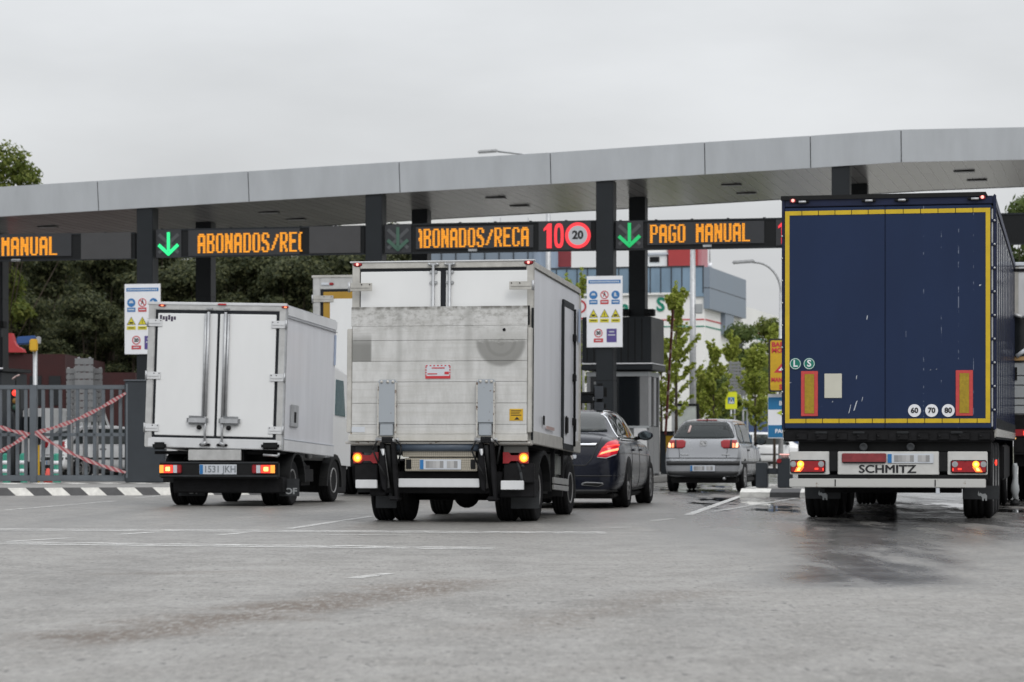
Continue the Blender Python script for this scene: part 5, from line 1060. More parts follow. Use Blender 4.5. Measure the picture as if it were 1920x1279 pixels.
mb = MB(RM); mb.prism([(-.93, LB+.08, .82), (-.93, LB+.08, 2.36), (-.93, LB+.2, 2.44), (-.93, LB+1.2, 2.36), (-.93, LB+1.6, 1.35), (-.93, LB+1.65, .72), (-.93, LB+.9, .72)], (1.9, 0, 0), m_white, bev=.05); mb.box(-.9, .93, LB+.1, LB+1.5, .3, .82, m_chassis, .02)
pts = [(.88, 3.55+.46*math.cos(a), .40+.46*math.sin(a)) for a in [R(180-k*15) for k in range(13)]]+[(.88, 3.55+.54*math.cos(a), .40+.54*math.sin(a)) for a in [R(k*15) for k in range(13)]]
mb.prism(pts, (.14, 0, 0), m_black); cb_ = mb.build('cab', T2)
mb = MB(RM); mb2 = MB(RM); mb.prism([(.97, LB+.42, 1.60), (.97, LB+.42, 2.2), (.97, LB+.9, 2.2), (.97, LB+1.1, 1.60)], (.012, 0, 0), glassy('teal_reflection_glass', (.06, .12, .13), 0, .08)); mb2.prism([(-.97, LB+.25, 1.25), (-.97, LB+.25, 1.98), (-.97, LB+1.1, 1.98), (-.97, LB+1.4, 1.25)], (-.012, 0, 0), m_glass); mb.build('side_window', cb_); mb2.build('side_window', cb_)  # teal in the right window's base colour is a painted reflection

# ---------------------------------------------------------------- yellow-framed white trailer behind
Yw = 49.5; sw = F/Yw; pw = at(583, 0, Yw); gyw = HY+CH*sw
T3 = thing('white_trailer_truck', 'tall white truck with yellow-edged rear door, half hidden behind two white trucks', 'truck', (pw.x+1.27, Yw, 0), -R(10.5))
zt_ = (gyw-517)/sw
mb = MB(); mb.box(-1.25, 1.25, .06, 8.5, 1.05, zt_-.02, m_boxside, .02); mb.build('cargo_box', T3)
mb = MB(); mb.box(-1.27, -1.13, -.01, .08, 1.0, zt_, m_alu, .01).box(1.13, 1.27, -.01, .08, 1.0, zt_, m_alu, .01).box(-1.13, 1.13, -.01, .08, zt_-.24, zt_, m_alu, .01).box(-1.13, 1.13, -.01, .08, .95, 1.12, m_alu, .01).box(-1.29, 1.29, -.03, .06, zt_-.03, zt_+.02, m_alud, .008); mb.build('rear_frame', T3)
MB().box(-1.13, 1.13, .01, .05, 1.12, zt_-.24, m_seal).build('door_seal', T3)
m_ochre = mat('ochre_edge', (.36, .21, .02), .5)
for sx in (-1, 1):
    x0, x1 = (-1.07, -.02) if sx < 0 else (.02, 1.07); d_ = MB().box(x0, x1, -.012, .01, 1.16, zt_-.29, m_ochre, .006).box(x0+(.13 if sx < 0 else .0), x1-(.13 if sx > 0 else .0), -.018, -.012, 1.3, zt_-.42, m_white).build('rear_door', T3)
    for f in (.12, .5, .86): hinge(d_, *((-1.27, -.87) if sx < 0 else (.87, 1.27)), 1.1+(zt_-1.1)*f, .12, -.02, m_alud, sx)
    MB().cyl((sx*.18, -.05, 1.1), (sx*.18, -.05, zt_-.1), .02, m_steel, seg=8).build('lock_rod', d_)
for x in (-1.0, 1.0): MB().box(x-.11, x+.05, -.04, -.01, zt_-.17, zt_-.12, m_plate, .01).box(x+.05, x+.13, -.04, -.01, zt_-.17, zt_-.12, m_red, .01).build('marker_lamp', T3)
MB().box(-.5, -.4, .1, 8, .75, 1.05, m_chassis).box(.4, .5, .1, 8, .75, 1.05, m_chassis).box(-1.2, 1.2, .0, .12, .55, .7, m_chassis, .02).box(-1.2, 1.2, .02, .1, .8, .98, m_chassis, .02).build('chassis', T3)
for x in (-1, 1): MB().box(x-.2, x+.2, -.03, .0, .82, .95, m_red, .01).build('tail_lamp', T3)
for y in (2.2, 3.5):
    for x, sd in ((-1.1, -1), (1.1, 1), (-.82, -1), (.82, 1)): wheel(T3, x, y, .5, .27, sd)
wheel(T3, -1.08, 9.6, .5, .3, -1); wheel(T3, 1.08, 9.6, .5, .3, 1)
MB().box(-1.2, 1.2, 8.65, 10.7, .55, 3.2, m_white, .12).build('cab', T3)

# ---------------------------------------------------------------- navy curtain-sider on the right
p2 = at(1665, 0, 32.7); HB = R(11.8)
T4 = thing('blue_trailer_truck', 'navy blue articulated trailer edged in yellow with SCHMITZ on its rear bumper', 'truck', (p2.x, 32.7, 0), -HB)
c = lambda px: (px-1665)/(153*math.cos(HB))
z = lambda py: (979.7-py)/153
def navy_mat():
    m = mat('navy_door_paint', (.0125, .0255, .069), .46, var=.12, scale=1.2, spec=.22, stretch=(1, 1, .4)); t = m.node_tree; b = t.nodes['Principled BSDF']; L = t.links.new
    # thin vertical scratches and flaked paint, mostly on the right door
    tcn = N(t, 'ShaderNodeTexCoord'); sp = N(t, 'ShaderNodeSeparateXYZ'); L(tcn.outputs['Object'], sp.inputs[0])
    def mth(op, a, b_=0.0):
        n = N(t, 'ShaderNodeMath', operation=op)
        for i, v in enumerate((a, b_)):
            if isinstance(v, (int, float)): n.inputs[i].default_value = v
            else: L(v, n.inputs[i])
        return n.outputs[0]
    mp = N(t, 'ShaderNodeMapping'); mp.inputs['Scale'].default_value = (3, 1, 2.5); L(tcn.outputs['Object'], mp.inputs[0]); n = N(t, 'ShaderNodeTexNoise', i_Scale=2.2, i_Detail=6.0, i_Roughness=.75); L(mp.outputs[0], n.inputs['Vector'])
    msk = None
    for px, w_, th in ((1730, .005, .58), (1762, .005, .58), (1793, .006, .56), (1820, .004, .575), (1698, .003, .62)):
        l = mth('LESS_THAN', mth('ABSOLUTE', mth('SUBTRACT', sp.outputs['X'], c(px))), w_); l = mth('MULTIPLY', l, mth('GREATER_THAN', n.outputs['Fac'], th)); msk = l if msk is None else mth('MAXIMUM', msk, l)
    mp2 = N(t, 'ShaderNodeMapping'); mp2.inputs['Scale'].default_value = (5, 1, 2.0); L(tcn.outputs['Object'], mp2.inputs[0]); n2 = N(t, 'ShaderNodeTexNoise', i_Scale=2.6, i_Detail=4.0, i_Roughness=.7); L(mp2.outputs[0], n2.inputs['Vector']); msk = mth('MAXIMUM', mth('MULTIPLY', msk, .45), mth('MULTIPLY', mth('GREATER_THAN', n2.outputs['Fac'], .745), .85))
    old = b.inputs['Base Color'].links[0].from_socket; mx = N(t, 'ShaderNodeMix', data_type='RGBA'); L(msk, mx.inputs['Factor']); L(old, mx.inputs['A']); mx.inputs['B'].default_value = (.30, .34, .42, 1); L(mx.outputs['Result'], b.inputs['Base Color']); return m
m_navy = navy_mat(); m_curt = mat('navy_curtain', (.020, .026, .045), .22, var=.3, scale=1.5, bump=.10, bscale=4, stretch=(1, .4, .15), coat=.5); m_navyf = mat('navy_frame', (.011, .017, .048), .5, spec=.25, var=.3, scale=6)
m_lemon = mat('lemon_edging', (.58, .40, .01), .5, var=.15, scale=5)
XL, XR, ZB, ZT = c(1470), c(1860), z(805), z(366)
mb = MB(); mb.box(XL+.02, XR-.02, .1, 13.5, ZB-.02, ZT-.05, m_curt, .03)
for k in range(1, 14): mb.box(XR-.025, XR-.012, k-.02, k+.02, ZB, ZT-.2, m_navyf)
mb.box(XR-.06, XR+.0, .1, 13.5, ZT-.16, ZT-.02, m_navyf, .02).box(XR-.06, XR+.002, .1, 13.5, ZB-.10, ZB+.02, m_alud, .01).box(XL, XL+.06, .1, 13.5, ZT-.16, ZT-.02, m_navyf, .02).box(XL-.002, XL+.06, .1, 13.5, ZB-.1, ZB+.02, m_alud, .01)
for k in range(24): mb.box(XR-.012, XR+.004, .3+k*.55, .34+k*.55, ZB-.12, ZB+.14, m_flap)
mb.build('curtain_body', T4)
mb = MB(); mb.box(XL, c(1476), -.02, .10, z(806), ZT-.01, m_navyf, .01).box(c(1855), XR+.003, -.02, .10, z(806), ZT-.01, m_navyf, .01).box(c(1476), c(1855), -.01, .10, z(385), z(370), m_navyf, .008)
mb.prism([(XL-.01, -.03, z(372)), (XL-.01, -.03, z(364)), (c(1842), -.03, z(363)), (c(1846), -.03, z(371))], (0, .3, 0), m_black); mb.box(c(1852.5), c(1855), -.024, -.02, z(800), z(395), m_steel)
for k in range(9): mb.box(c(1851), c(1861.5), -.034, -.02, z(420+k*44), z(414+k*44), m_navyf, .006); mb.cyl((c(1858), -.045, z(417+k*44)), (c(1858), -.03, z(417+k*44)), .014, m_steel, seg=8); mb.cyl((c(1471), -.04, z(440+k*42)), (c(1471), -.02, z(440+k*42)), .012, m_steel, seg=8)
for px in (1508, 1630, 1690, 1822): mb.box(c(px)-.09, c(px)+.09, -.04, -.01, z(378), z(373), m_chassis, .01).cyl((c(px)-.04, -.05, z(376)), (c(px)+.05, -.05, z(376)), .015, m_steel, seg=8)
mb.build('rear_frame', T4)
for px in (1491, 1836): MB().box(c(px)-.035, c(px)+.035, -.04, -.01, z(377), z(370), m_red, .008).lathe([(.001, -.05), (.016, -.045), (.02, -.04)], (c(px), 0, z(373)), lamp('small_red_lit', (1, .35, .3), 2.0), 'Y', 10).build('marker_lamp', T4)
xm = c(1660)
for sx in (-1, 1):
    x0, x1 = (c(1476), xm-.002) if sx < 0 else (xm+.002, c(1852.5)); dr = MB().box(x0, x1, -.03, .0, z(803), z(387), m_navy, .008).build('rear_door', T4)
    yb_ = MB(); y_ = -.034; e0, e1 = (c(1476.5), xm-.006) if sx < 0 else (xm+.006, c(1850))
    n = 3
    yb_.box(e0, e1, y_, -.03, z(401), z(393), m_lemon).box(e0, e1, y_, -.03, z(793), z(785), m_lemon)
    if sx < 0: yb_.box(e0, e0+.054, y_, -.03, z(784.9), z(401.1), m_lemon)
    else: yb_.box(e1-.054, e1, y_, -.03, z(784.9), z(401.1), m_lemon)
    for k in range(1, 6): yb_.box(e0+(e1-e0)*k/6, e0+(e1-e0)*k/6+.008, y_-.001, -.03, z(402), z(392.5), m_chassis).box(e0+(e1-e0)*k/6+.05, e0+(e1-e0)*k/6+.058, y_-.001, -.03, z(793), z(784), m_chassis)
    yb_.build('yellow_edging', dr)
    a, b_ = (1506, 1537) if sx < 0 else (1788, 1819)
    rf = MB(); m_rpink = mat('red_reflector_border', (.52, .055, .05), .45, var=.15, scale=20); m_olive = mat('olive_reflector', (.34, .23, .01), .35, var=.25, scale=30)
    rf.box(c(a), c(b_), -.042, -.03, z(780), z(695), m_rpink, .003).box(c(a)+.045, c(b_)-.045, -.046, -.042, z(775), z(700.5), m_olive, .002); rf.build('reflector_panel', dr)
MB().box(c(1549), c(1581), -.04, -.03, z(746), z(700), mat('cream_notice', (.55, .54, .46), .5, var=.08), .004).build('cream_notice', T4)
for px, ch in ((1495.5, 'L'), (1521, 'S')):
    mb = MB(); mb.disc((c(px), z(681)), .072, -.038, mat('green_disc', (.0, .17, .12), .45), 28, th=.006); mb.disc((c(px), z(681)), .066, -.040, m_whitep, 28, r_in=.060, th=.003); mb.text(ch, .115, (c(px), -.040, z(681)), m_whitep, bold=.003); mb.build('green_badge', T4)
for px, ch in ((1713.5, '60'), (1744.5, '70'), (1774.5, '80')):
    mb = MB(); mb.disc((c(px), z(770)), .078, -.038, m_whitep, 28, th=.006); mb.text(ch, .09, (c(px), -.040, z(770)), m_blackp, bold=.003); mb.build('speed_badge', T4)
# scuffs of bare paint low on the left door
for px, py, w_, h_, sl_ in ((1593, 766, 2.5, 18, -3), (1602, 760, 4, 20, -4), (1617, 748, 2, 9, -1), (1607, 707, 2, 8, 0), (1626, 595, 2.5, 9, 0), (1483, 717, 6, 2, 1), (1563, 753, 2, 3, 0), (1830, 537, 5, 3, 1), (1741, 694, 4, 1.5, 0), (1752, 693, 3, 1.5, 0)):
    MB().prism([(c(px), -.033, z(py+h_/2)), (c(px+w_*.6), -.033, z(py+h_/2-1)), (c(px+w_-sl_), -.033, z(py-h_/2)), (c(px-sl_+w_*.3), -.033, z(py-h_/2+h_*.15))], (0, .002, 0), mat('bare_scuff', (.45, .48, .52), .5)).build('paint_scuff', T4)
mb = MB(); mb.box(XL+.05, XR-.01, .0, .12, z(806), z(803), m_chassis, .004).box(XL+.02, XR-.02, -.02, .15, z(828), z(806.5), m_chassis, .015)
for k in range(10): mb.box(c(1496+k*37), c(1518+k*37), -.035, -.02, z(825), z(811), m_chassis, .008); mb.cyl((c(1500+k*37), -.045, z(818)), (c(1500+k*37), -.03, z(818)), .012, m_black, seg=8)
for px in (1543, 1612, 1692, 1790): mb.box(c(px)-.08, c(px)+.08, -.05, -.02, z(813), z(809), m_flap, .012)
mb.box(c(1500), c(1852), .1, .2, z(846), z(828), m_black); mb.box(-.55, -.43, .2, 13, .85, 1.08, m_chassis).box(.43, .55, .2, 13, .85, 1.08, m_chassis)
for px in (1620, 1706): mb.lathe([(.03, -.02), (.05, -.02), (.05, .02), (.03, .02), (.03, -.02)], (c(px), .02, z(838)), m_flap, 'Y', 16)
for y in (2.4, 3.7, 5.0): mb.cyl((-1.0, y, .5), (1.0, y, .5), .07, m_chassis).box(-.5, .5, y-.1, y+.1, .5, .85, m_chassis, .03)
mb.box(c(1500), c(1850), .25, .35, .55, .9, m_chassis).box(-.9, .9, .8, 1.2, .35, .75, m_chassis, .05).box(XR-.12, XR-.04, 5.9, 9.5, .45, .95, m_chassis, .02).box(XL+.04, XL+.12, 5.9, 9.5, .45, .95, m_chassis, .02); mb.build('chassis', T4)
mb = MB(); m_bw = mat('bumper_white', (.56, .56, .54), .5, var=.12, scale=5)
mb.box(c(1485), c(1558), -.02, .06, z(890), z(846.5), m_bw, .008).box(c(1573), c(1758), -.02, .06, z(890), z(846.5), m_bw, .008).box(c(1773), c(1845), -.02, .06, z(890), z(846.5), m_bw, .008).box(c(1558), c(1573), -.03, .05, z(884), z(846), m_black, .008).box(c(1758), c(1773), -.03, .05, z(884), z(847), m_black, .008).box(c(1500), c(1845), .0, .05, z(898), z(890.5), m_black)
bp_ = mb.build('lamp_panel', T4)
mb = MB()
for dx_, dz_, dy_ in ((-.005, 0, 0), (.005, 0, .0007), (0, .003, .0014), (0, -.003, .0021)): mb.text('SCHMITZ', .135, (c(1664)+dx_, -.022-dy_, z(880)+dz_), m_blackp, sx=1.24)
mb.build('bumper_lettering', bp_)
mb = MB(); mb.box(c(1581), c(1662), -.04, -.02, z(868), z(850), mat('dark_red_plate', (.22, .03, .035), .4, var=.25, scale=15), .008).box(c(1583), c(1660), -.042, -.04, z(868.5), z(866), m_chassis); mb.build('red_plate', bp_)
plate(T4, c(1664), c(1748), z(868.5), z(850.5), -.024)
for a, b_, l in ((1486, 1551, True), (1779, 1844, False)):
    x0, x1 = c(a), c(b_); w = x1-x0; z0, z1 = z(887), z(862.5); o = MB().box(x0, x1, -.05, -.02, z0, z1, m_black, .012).box(x0+.012, x1-.012, -.056, -.05, z0+.012, z1-.012, m_red, .004).build('tail_lamp', T4)
    f = (lambda u: x0+u*w) if l else (lambda u: x1-u*w)
    mb = MB()
    for u in (.09, .88): MB().disc((f(u), z1-.05), .036, -.060, m_boothl, 18).disc((f(u), z1-.05), .018, -.063, m_steel, 12).build('clear_reflector', o)
    mb = MB(); mb.disc((f(.30), z1-.052), .042, -.062, m_amber, 20); mb.disc((f(.30), z1-.05), .02, -.066, m_amberhot, 12); mb.prism([(f(.12), -.061, z0+.015), (f(.30), -.061, z0+.015), (f(.40), -.061, z1-.085), (f(.20), -.061, z1-.085)], (0, .004, 0), lamp('orange_lit', (1, .16, .03), 2.2)); mb.prism([(f(.19), -.064, z0+.03), (f(.27), -.064, z0+.03), (f(.30), -.064, z1-.095), (f(.24), -.064, z1-.095)], (0, .003, 0), m_amberhot); mb.build('indicator', o)
    mb = MB(); mb.box(*sorted((f(.70), f(.80))), -.061, -.056, z0+.04, z0+.062, m_redlit).box(*sorted((f(.92), f(.95))), -.061, -.056, z0+.03, z0+.06, m_redlit); mb.build('position_lamp', o)
mb = MB(); mb.box(c(1484.5), c(1842), -.05, .03, z(914), z(897.5), mat('underrun_white', (.50, .50, .48), .5, col2=(.2, .14, .08), thr=(.64, .70), scale=9), .008).box(c(1568), c(1570), -.054, -.05, z(912), z(899), m_chassis).box(c(1750), c(1752), -.054, -.05, z(912), z(899), m_chassis).box(c(1752), c(1759), -.04, .0, z(926), z(914), m_plate, .006); mb.build('underrun_bar', T4)
ele = [(0, .62), (.10, 1.0), (.16, .70), (.30, .80), (.48, .66), (.80, .72), (1.0, .52), (.98, .0), (.82, .0), (.80, .22), (.66, .22), (.64, .0), (.48, .0), (.46, .34), (.30, .48), (.12, .46)]
for a, b_, ex in ((1500, 1567, 1525), (1795, 1862, 1823)):
    fl = MB().box(c(a), c(b_), .9, .915, z(943)+.03, z(912), m_flap, .004).build('mud_flap', T4)
    MB().prism([(c(ex)+u*.115, .893, z(934)-.045+v*.125) for u, v in ele], (0, .005, 0), m_boothl).build('elephant_emblem', fl)
for y in (2.4, 3.7, 5.0):
    for x, sd in ((-1.02, -1), (1.02, 1)): wheel(T4, x, y, .5, .385, sd)
for y in (10.6,):
    for x, sd in ((-1.05, -1), (-.72, -1), (.72, 1), (1.05, 1)): wheel(T4, x, y, .5, .3, sd)
for x, sd in ((-1.05, -1), (1.05, 1)): wheel(T4, x, 14.4, .5, .32, sd)
MB().lathe([(.001, -.03), (.035, -.02), (.035, .0)], (0, 0, 0), m_redlit, 'X', 12, M=Matrix.Translation((XR-.01, .9, z(868)))).build('side_marker', T4)
MB().box(-.5, .5, 9.5, 15, .6, .95, m_chassis, .03).box(-1.2, 1.2, 13.75, 15.3, .55, 3.5, m_navyf, .1).build('tractor_cab', T4)

# ---------------------------------------------------------------- white truck at the right edge
Yr = 44.0; sr = F/Yr; pr_ = at(1897, 0, Yr)
T5 = thing('white_lorry', 'white lorry with grey lower panels cut by the right edge of the photo', 'truck', (pr_.x+1.25, Yr, 0), -R(11.5)); q = lambda y: CH+(HY-y)/sr
mb = MB(); mb.box(-1.25, 1.25, .05, 7, 1.15, q(491), m_whited, .02); mb.build('cargo_box', T5)
mb = MB(); mb.box(-1.27, 1.27, -.03, .08, q(497), q(490), m_plate, .008).box(-1.27, -1.12, -.01, .08, q(590), q(498), m_alud, .01).box(-1.2, -.9, -.02, .02, q(508), q(502), m_chassis); mb.build('rear_frame', T5)
mb = MB(); mb.box(-1.12, 1.12, -.005, .05, q(592), q(498), m_whited, .006); mb.cyl((-.98, -.04, q(530)), (-.80, -.04, q(522)), .03, m_chassis); mb.build('rear_door', T5)
mb = MB(); mb.box(-1.22, 1.22, -.04, .05, q(678), q(592), m_glass, .02); mb.tube([(-1.22, -.08, q(588)), (-1.05, -.1, q(594)), (-.6, -.1, q(596))], .03, m_steel); mb.tube([(-1.15, -.09, q(668)), (-1.0, -.1, q(655)), (-.98, -.1, q(640))], .035, m_plate); mb.box(-1.2, -1.0, -.07, -.04, q(676), q(668), mat('tan_strap', (.45, .28, .12), .6), .01); mb.build('dark_window', T5)
mb = MB()
for a, b_ in ((680, 704), (705, 722), (723, 746), (748, 760), (761, 776)): mb.box(-1.22, -.98, -.03, .05, q(b_)+.005, q(a), m_boothl, .008); mb.box(-.95, 1.22, -.03, .05, q(b_)+.005, q(a), m_boothl, .008)
mb.box(-1.2, -1.14, -.05, -.03, q(712), q(688), m_chassis); mb.build('lower_panels', T5)
mb = MB(); mb.box(-1.2, 1.2, .0, .1, q(850), q(778), m_chassis, .01).box(-1.2, 1.2, .2, 6.5, .6, 1.1, m_chassis).box(-1.2, 1.2, .02, .1, q(852), q(846), m_flap); mb.build('chassis', T5)
for x in (-1, 1): o = MB().box(x*1.0-.2, x*1.0+.2, -.03, .0, q(818), q(805), m_red, .01).build('tail_lamp', T5); MB().box(x*.98-.06, x*.98+.06, -.036, -.03, q(816), q(808), m_redlit).build('lit_lens', o)
MB().box(-1.2, -1.16, -.03, .0, q(824), q(820), lamp('small_amber', (1, .55, .2), 1.5), .006).build('marker_lamp', T5)
for x, sd in ((-1.0, -1), (-.7, -1), (.7, 1), (1.0, 1)): wheel(T5, x, 1.6, .5, .28, sd)
wheel(T5, -1, 6.3, .5, .3, -1); wheel(T5, 1, 6.3, .5, .3, 1); MB().box(-1.2, 1.2, 7.1, 9, .6, 3.1, m_white, .1).build('cab', T5)
p = at(1903, 0, 42.6)
t = thing('marker_skittle', 'small pale skittle-shaped marker on the road beside the blue trailer', 'marker post', (p.x, 42.6, 0)); MB().lathe([(.001, .08), (.03, .1), (.07, .22), (.065, .3), (.03, .42), (.045, .62), (.03, .66), (.001, .665)], (0, 0, 0), m_boothl, 'Z', 14).build('post', t); MB().lathe([(.08, 0), (.08, .03), (.03, .09)], (0, 0, 0), m_black, 'Z', 14).build('foot', t)
# ================================================================ CARS
def pchip(xs, ys, x):
    n = len(xs); h = [xs[i+1]-xs[i] for i in range(n-1)]; d = [(ys[i+1]-ys[i])/h[i] for i in range(n-1)]; m = [0]*n
    for i in range(1, n-1):
        if d[i-1]*d[i] > 0: w1 = 2*h[i]+h[i-1]; w2 = h[i]+2*h[i-1]; m[i] = (w1+w2)/(w1/d[i-1]+w2/d[i])
    m[0], m[-1] = d[0], d[-1]
    if x <= xs[0]: return ys[0]
    if x >= xs[-1]: return ys[-1]
    i = max(k for k in range(n-1) if xs[k] <= x); t = (x-xs[i])/h[i]
    return ys[i]*(2*t**3-3*t*t+1)+h[i]*m[i]*(t**3-2*t*t+t)+ys[i+1]*(-2*t**3+3*t*t)+h[i]*m[i+1]*(t**3-t*t)
def car_body(parent, st, m, name='body'):
    """st: stations (y, half width, sill z, belt z, half width at glass foot, half width at roof rail, roof z)"""
    ys = [s[0] for s in st]; col = list(zip(*st)); rows = []
    samples = []
    for a, b in zip(ys, ys[1:]):
        k = max(1, int((b-a)/.09)); samples += [a+(b-a)*i/k for i in range(k)]
    samples.append(ys[-1])
    mb = bmesh.new(); grid = []
    for y in samples:
        w, zb, zl, wg, wr, zr = [pchip(ys, col[i], y) for i in range(1, 7)]
        half = [(0, zb), (w*.80, zb), (w*.95, zb+.05), (w*.995, zb+(zl-zb)*.30), (w, zb+(zl-zb)*.62), (w*.975, zl-.05), (w*.93, zl), (wg, zl+.02), (wg+(wr-wg)*.5+.015, zl+(zr-zl)*.55), (wr, zr-.055*min(1, (zr-zl)/.2)), (wr*.85, zr-.018), (wr*.45, zr-.003), (0, zr)]
        ring = [mb.verts.new((x, y, z_)) for x, z_ in half]+[mb.verts.new((-x, y, z_)) for x, z_ in half[-2:0:-1]]
        grid.append(ring)
    n = len(grid[0])
    for A, B in zip(grid, grid[1:]):
        for k in range(n): mb.faces.new((A[k], B[k], B[(k+1) % n], A[(k+1) % n]))
    mb.faces.new(grid[0]); mb.faces.new(grid[-1][::-1]); bmesh.ops.recalc_face_normals(mb, faces=mb.faces)
    me = bpy.data.meshes.new(name); mb.to_mesh(me); mb.free(); me.materials.append(m)
    for p in me.polygons: p.use_smooth = True
    o = bpy.data.objects.new(name, me); COL.objects.link(o)
    sub = o.modifiers.new('s', 'SUBSURF'); sub.levels = 1; sub.render_levels = 1
    dg = bpy.context.evaluated_depsgraph_get(); me2 = bpy.data.meshes.new_from_object(o.evaluated_get(dg)); o.modifiers.clear(); o.data = me2; me2.name = name
    for p in me2.polygons: p.use_smooth = True
    bm = bmesh.new(); bm.from_mesh(me2); bv = BVHTree.FromBMesh(bm); bm.free(); o.parent = parent; return o, bv
def conform(bv, outline, axis, m, name, parent, off=.006, cell=.045, hole=None, label=None):
    """a panel that follows the body: outline in (x,z) seen from behind ('R'), from in front ('F'), or in (y,z) seen from the right/left side ('+' / '-')"""
    b = bmesh.new(); vs = [b.verts.new((u, v, 0)) for u, v in outline]; b.faces.new(vs)
    us = [p[0] for p in outline]; vs_ = [p[1] for p in outline]
    for ax, lo, hi in ((0, min(us), max(us)), (1, min(vs_), max(vs_))):
        n = int((hi-lo)/cell)
        for k in range(1, n+1):
            co = [0, 0, 0]; no = [0, 0, 0]; co[ax] = lo+(hi-lo)*k/(n+1); no[ax] = 1
            bmesh.ops.bisect_plane(b, geom=b.verts[:]+b.edges[:]+b.faces[:], plane_co=co, plane_no=no)
    bmesh.ops.triangulate(b, faces=[f for f in b.faces if len(f.verts) > 4])
    bad = []
    for v in b.verts:
        u, w = v.co.x, v.co.y
        o, d = {'R': (Vector((u, -3, w)), Vector((0, 1, 0))), 'F': (Vector((u, 9, w)), Vector((0, -1, 0))), '+': (Vector((3, u, w)), Vector((-1, 0, 0))), '-': (Vector((-3, u, w)), Vector((1, 0, 0))), 'T': (Vector((u, w, 4)), Vector((0, 0, -1)))}[axis]
        hit, nrm, _, _ = bv.ray_cast(o, d)
        if hit is None: bad.append(v); continue
        v.co = hit+nrm*off
    bmesh.ops.delete(b, geom=bad, context='VERTS')
    r_ = bmesh.ops.extrude_face_region(b, geom=b.faces[:]); dirv = {'R': (0, 1, 0), 'F': (0, -1, 0), '+': (-1, 0, 0), '-': (1, 0, 0), 'T': (0, 0, -1)}[axis]
    for e in r_['geom']:
        if isinstance(e, bmesh.types.BMVert): e.co += Vector(dirv)*(off+.004)
    bmesh.ops.recalc_face_normals(b, faces=b.faces)
    me = bpy.data.meshes.new(name); b.to_mesh(me); b.free(); me.materials.append(m)
    for p in me.polygons: p.use_smooth = True
    o = bpy.data.objects.new(name, me); COL.objects.link(o); o.parent = parent; return o
def line_out(pts, w):
    L_, R_ = [], []
    for i, p in enumerate(pts):
        a = Vector(pts[max(0, i-1)]); b = Vector(pts[min(len(pts)-1, i+1)]); d = (b-a).normalized(); n = Vector((-d.y, d.x))*w/2; L_.append(tuple(Vector(p)+n)); R_.append(tuple(Vector(p)-n))
    return L_+R_[::-1]
def mirror(o): return [(-u, v) for u, v in o][::-1]
def car_wheel(parent, x, y, r, w, side):
    b = MB(); h = w/2
    b.lathe([(r*.66, -h*.8), (r*.9, -h), (r*.98, -h*.85), (r, -h*.6), (r, -h*.2), (r*.98, -h*.15), (r*.98, h*.15), (r, h*.2), (r, h*.6), (r*.98, h*.85), (r*.9, h), (r*.66, h*.8)], (x, y, r), m_tyre, 'X', 32); t = b.build('wheel', parent)
    q = MB(); e = side*h; q.lathe([(r*.68, e*.8), (r*.64, e*.85), (r*.6, e*.4), (.001, e*.35)], (x, y, r), m_black, 'X', 28)
    for k in range(10):
        a = k*R(36); u = Vector((0, math.cos(a), math.sin(a))); cn = Vector((x+e*.7, y, r)); q.cyl(cn+u*r*.1, cn+u*r*.63, r*.055, m_rim, seg=6)
    q.lathe([(r*.16, e*.6), (r*.14, e*.9), (.001, e*.92)], (x, y, r), m_rim, 'X', 16).lathe([(r*.68, e*.78), (r*.66, e*.95), (r*.61, e*.8)], (x, y, r), m_rim, 'X', 28); q.build('rim', t); return t
def arches(bv, o, ys, r, wd):
    for y in ys:
        for s_, ax in ((1, '+'), (-1, '-')):
            pts = [(y+r*1.17*math.cos(R(a)), r+.02+r*1.17*math.sin(R(a))) for a in range(-14, 195, 8)]
            conform(bv, pts, ax, m_black, 'wheel_arch', o, off=.004, cell=.08)
def mirrors(parent, x, y, z_, m, sgn):
    mb = MB(); mb.lathe([(.001, -.085), (.06, -.08), (.088, -.03), (.085, .02), (.06, .06), (.001, .075)], (0, 0, 0), m, 'Y', 20, M=Matrix.Translation((x+sgn*.12, y, z_)) @ Matrix.Diagonal((1.35, 1, .88, 1))); mb.cyl((x-sgn*.04, y+.02, z_-.05), (x+sgn*.06, y+.01, z_-.03), .03, m_black); o = mb.build('mirror', parent)
    MB().disc((0, 0), .068, 0, mat('car_mirror_glass', (.10, .12, .13), .05, .8, var=.02, rvar=0), 20, th=.004, M=Matrix.Translation((x+sgn*.12, y-.088, z_)) @ Matrix.Diagonal((1.4, 1, .85, 1))).build('mirror_glass', o)

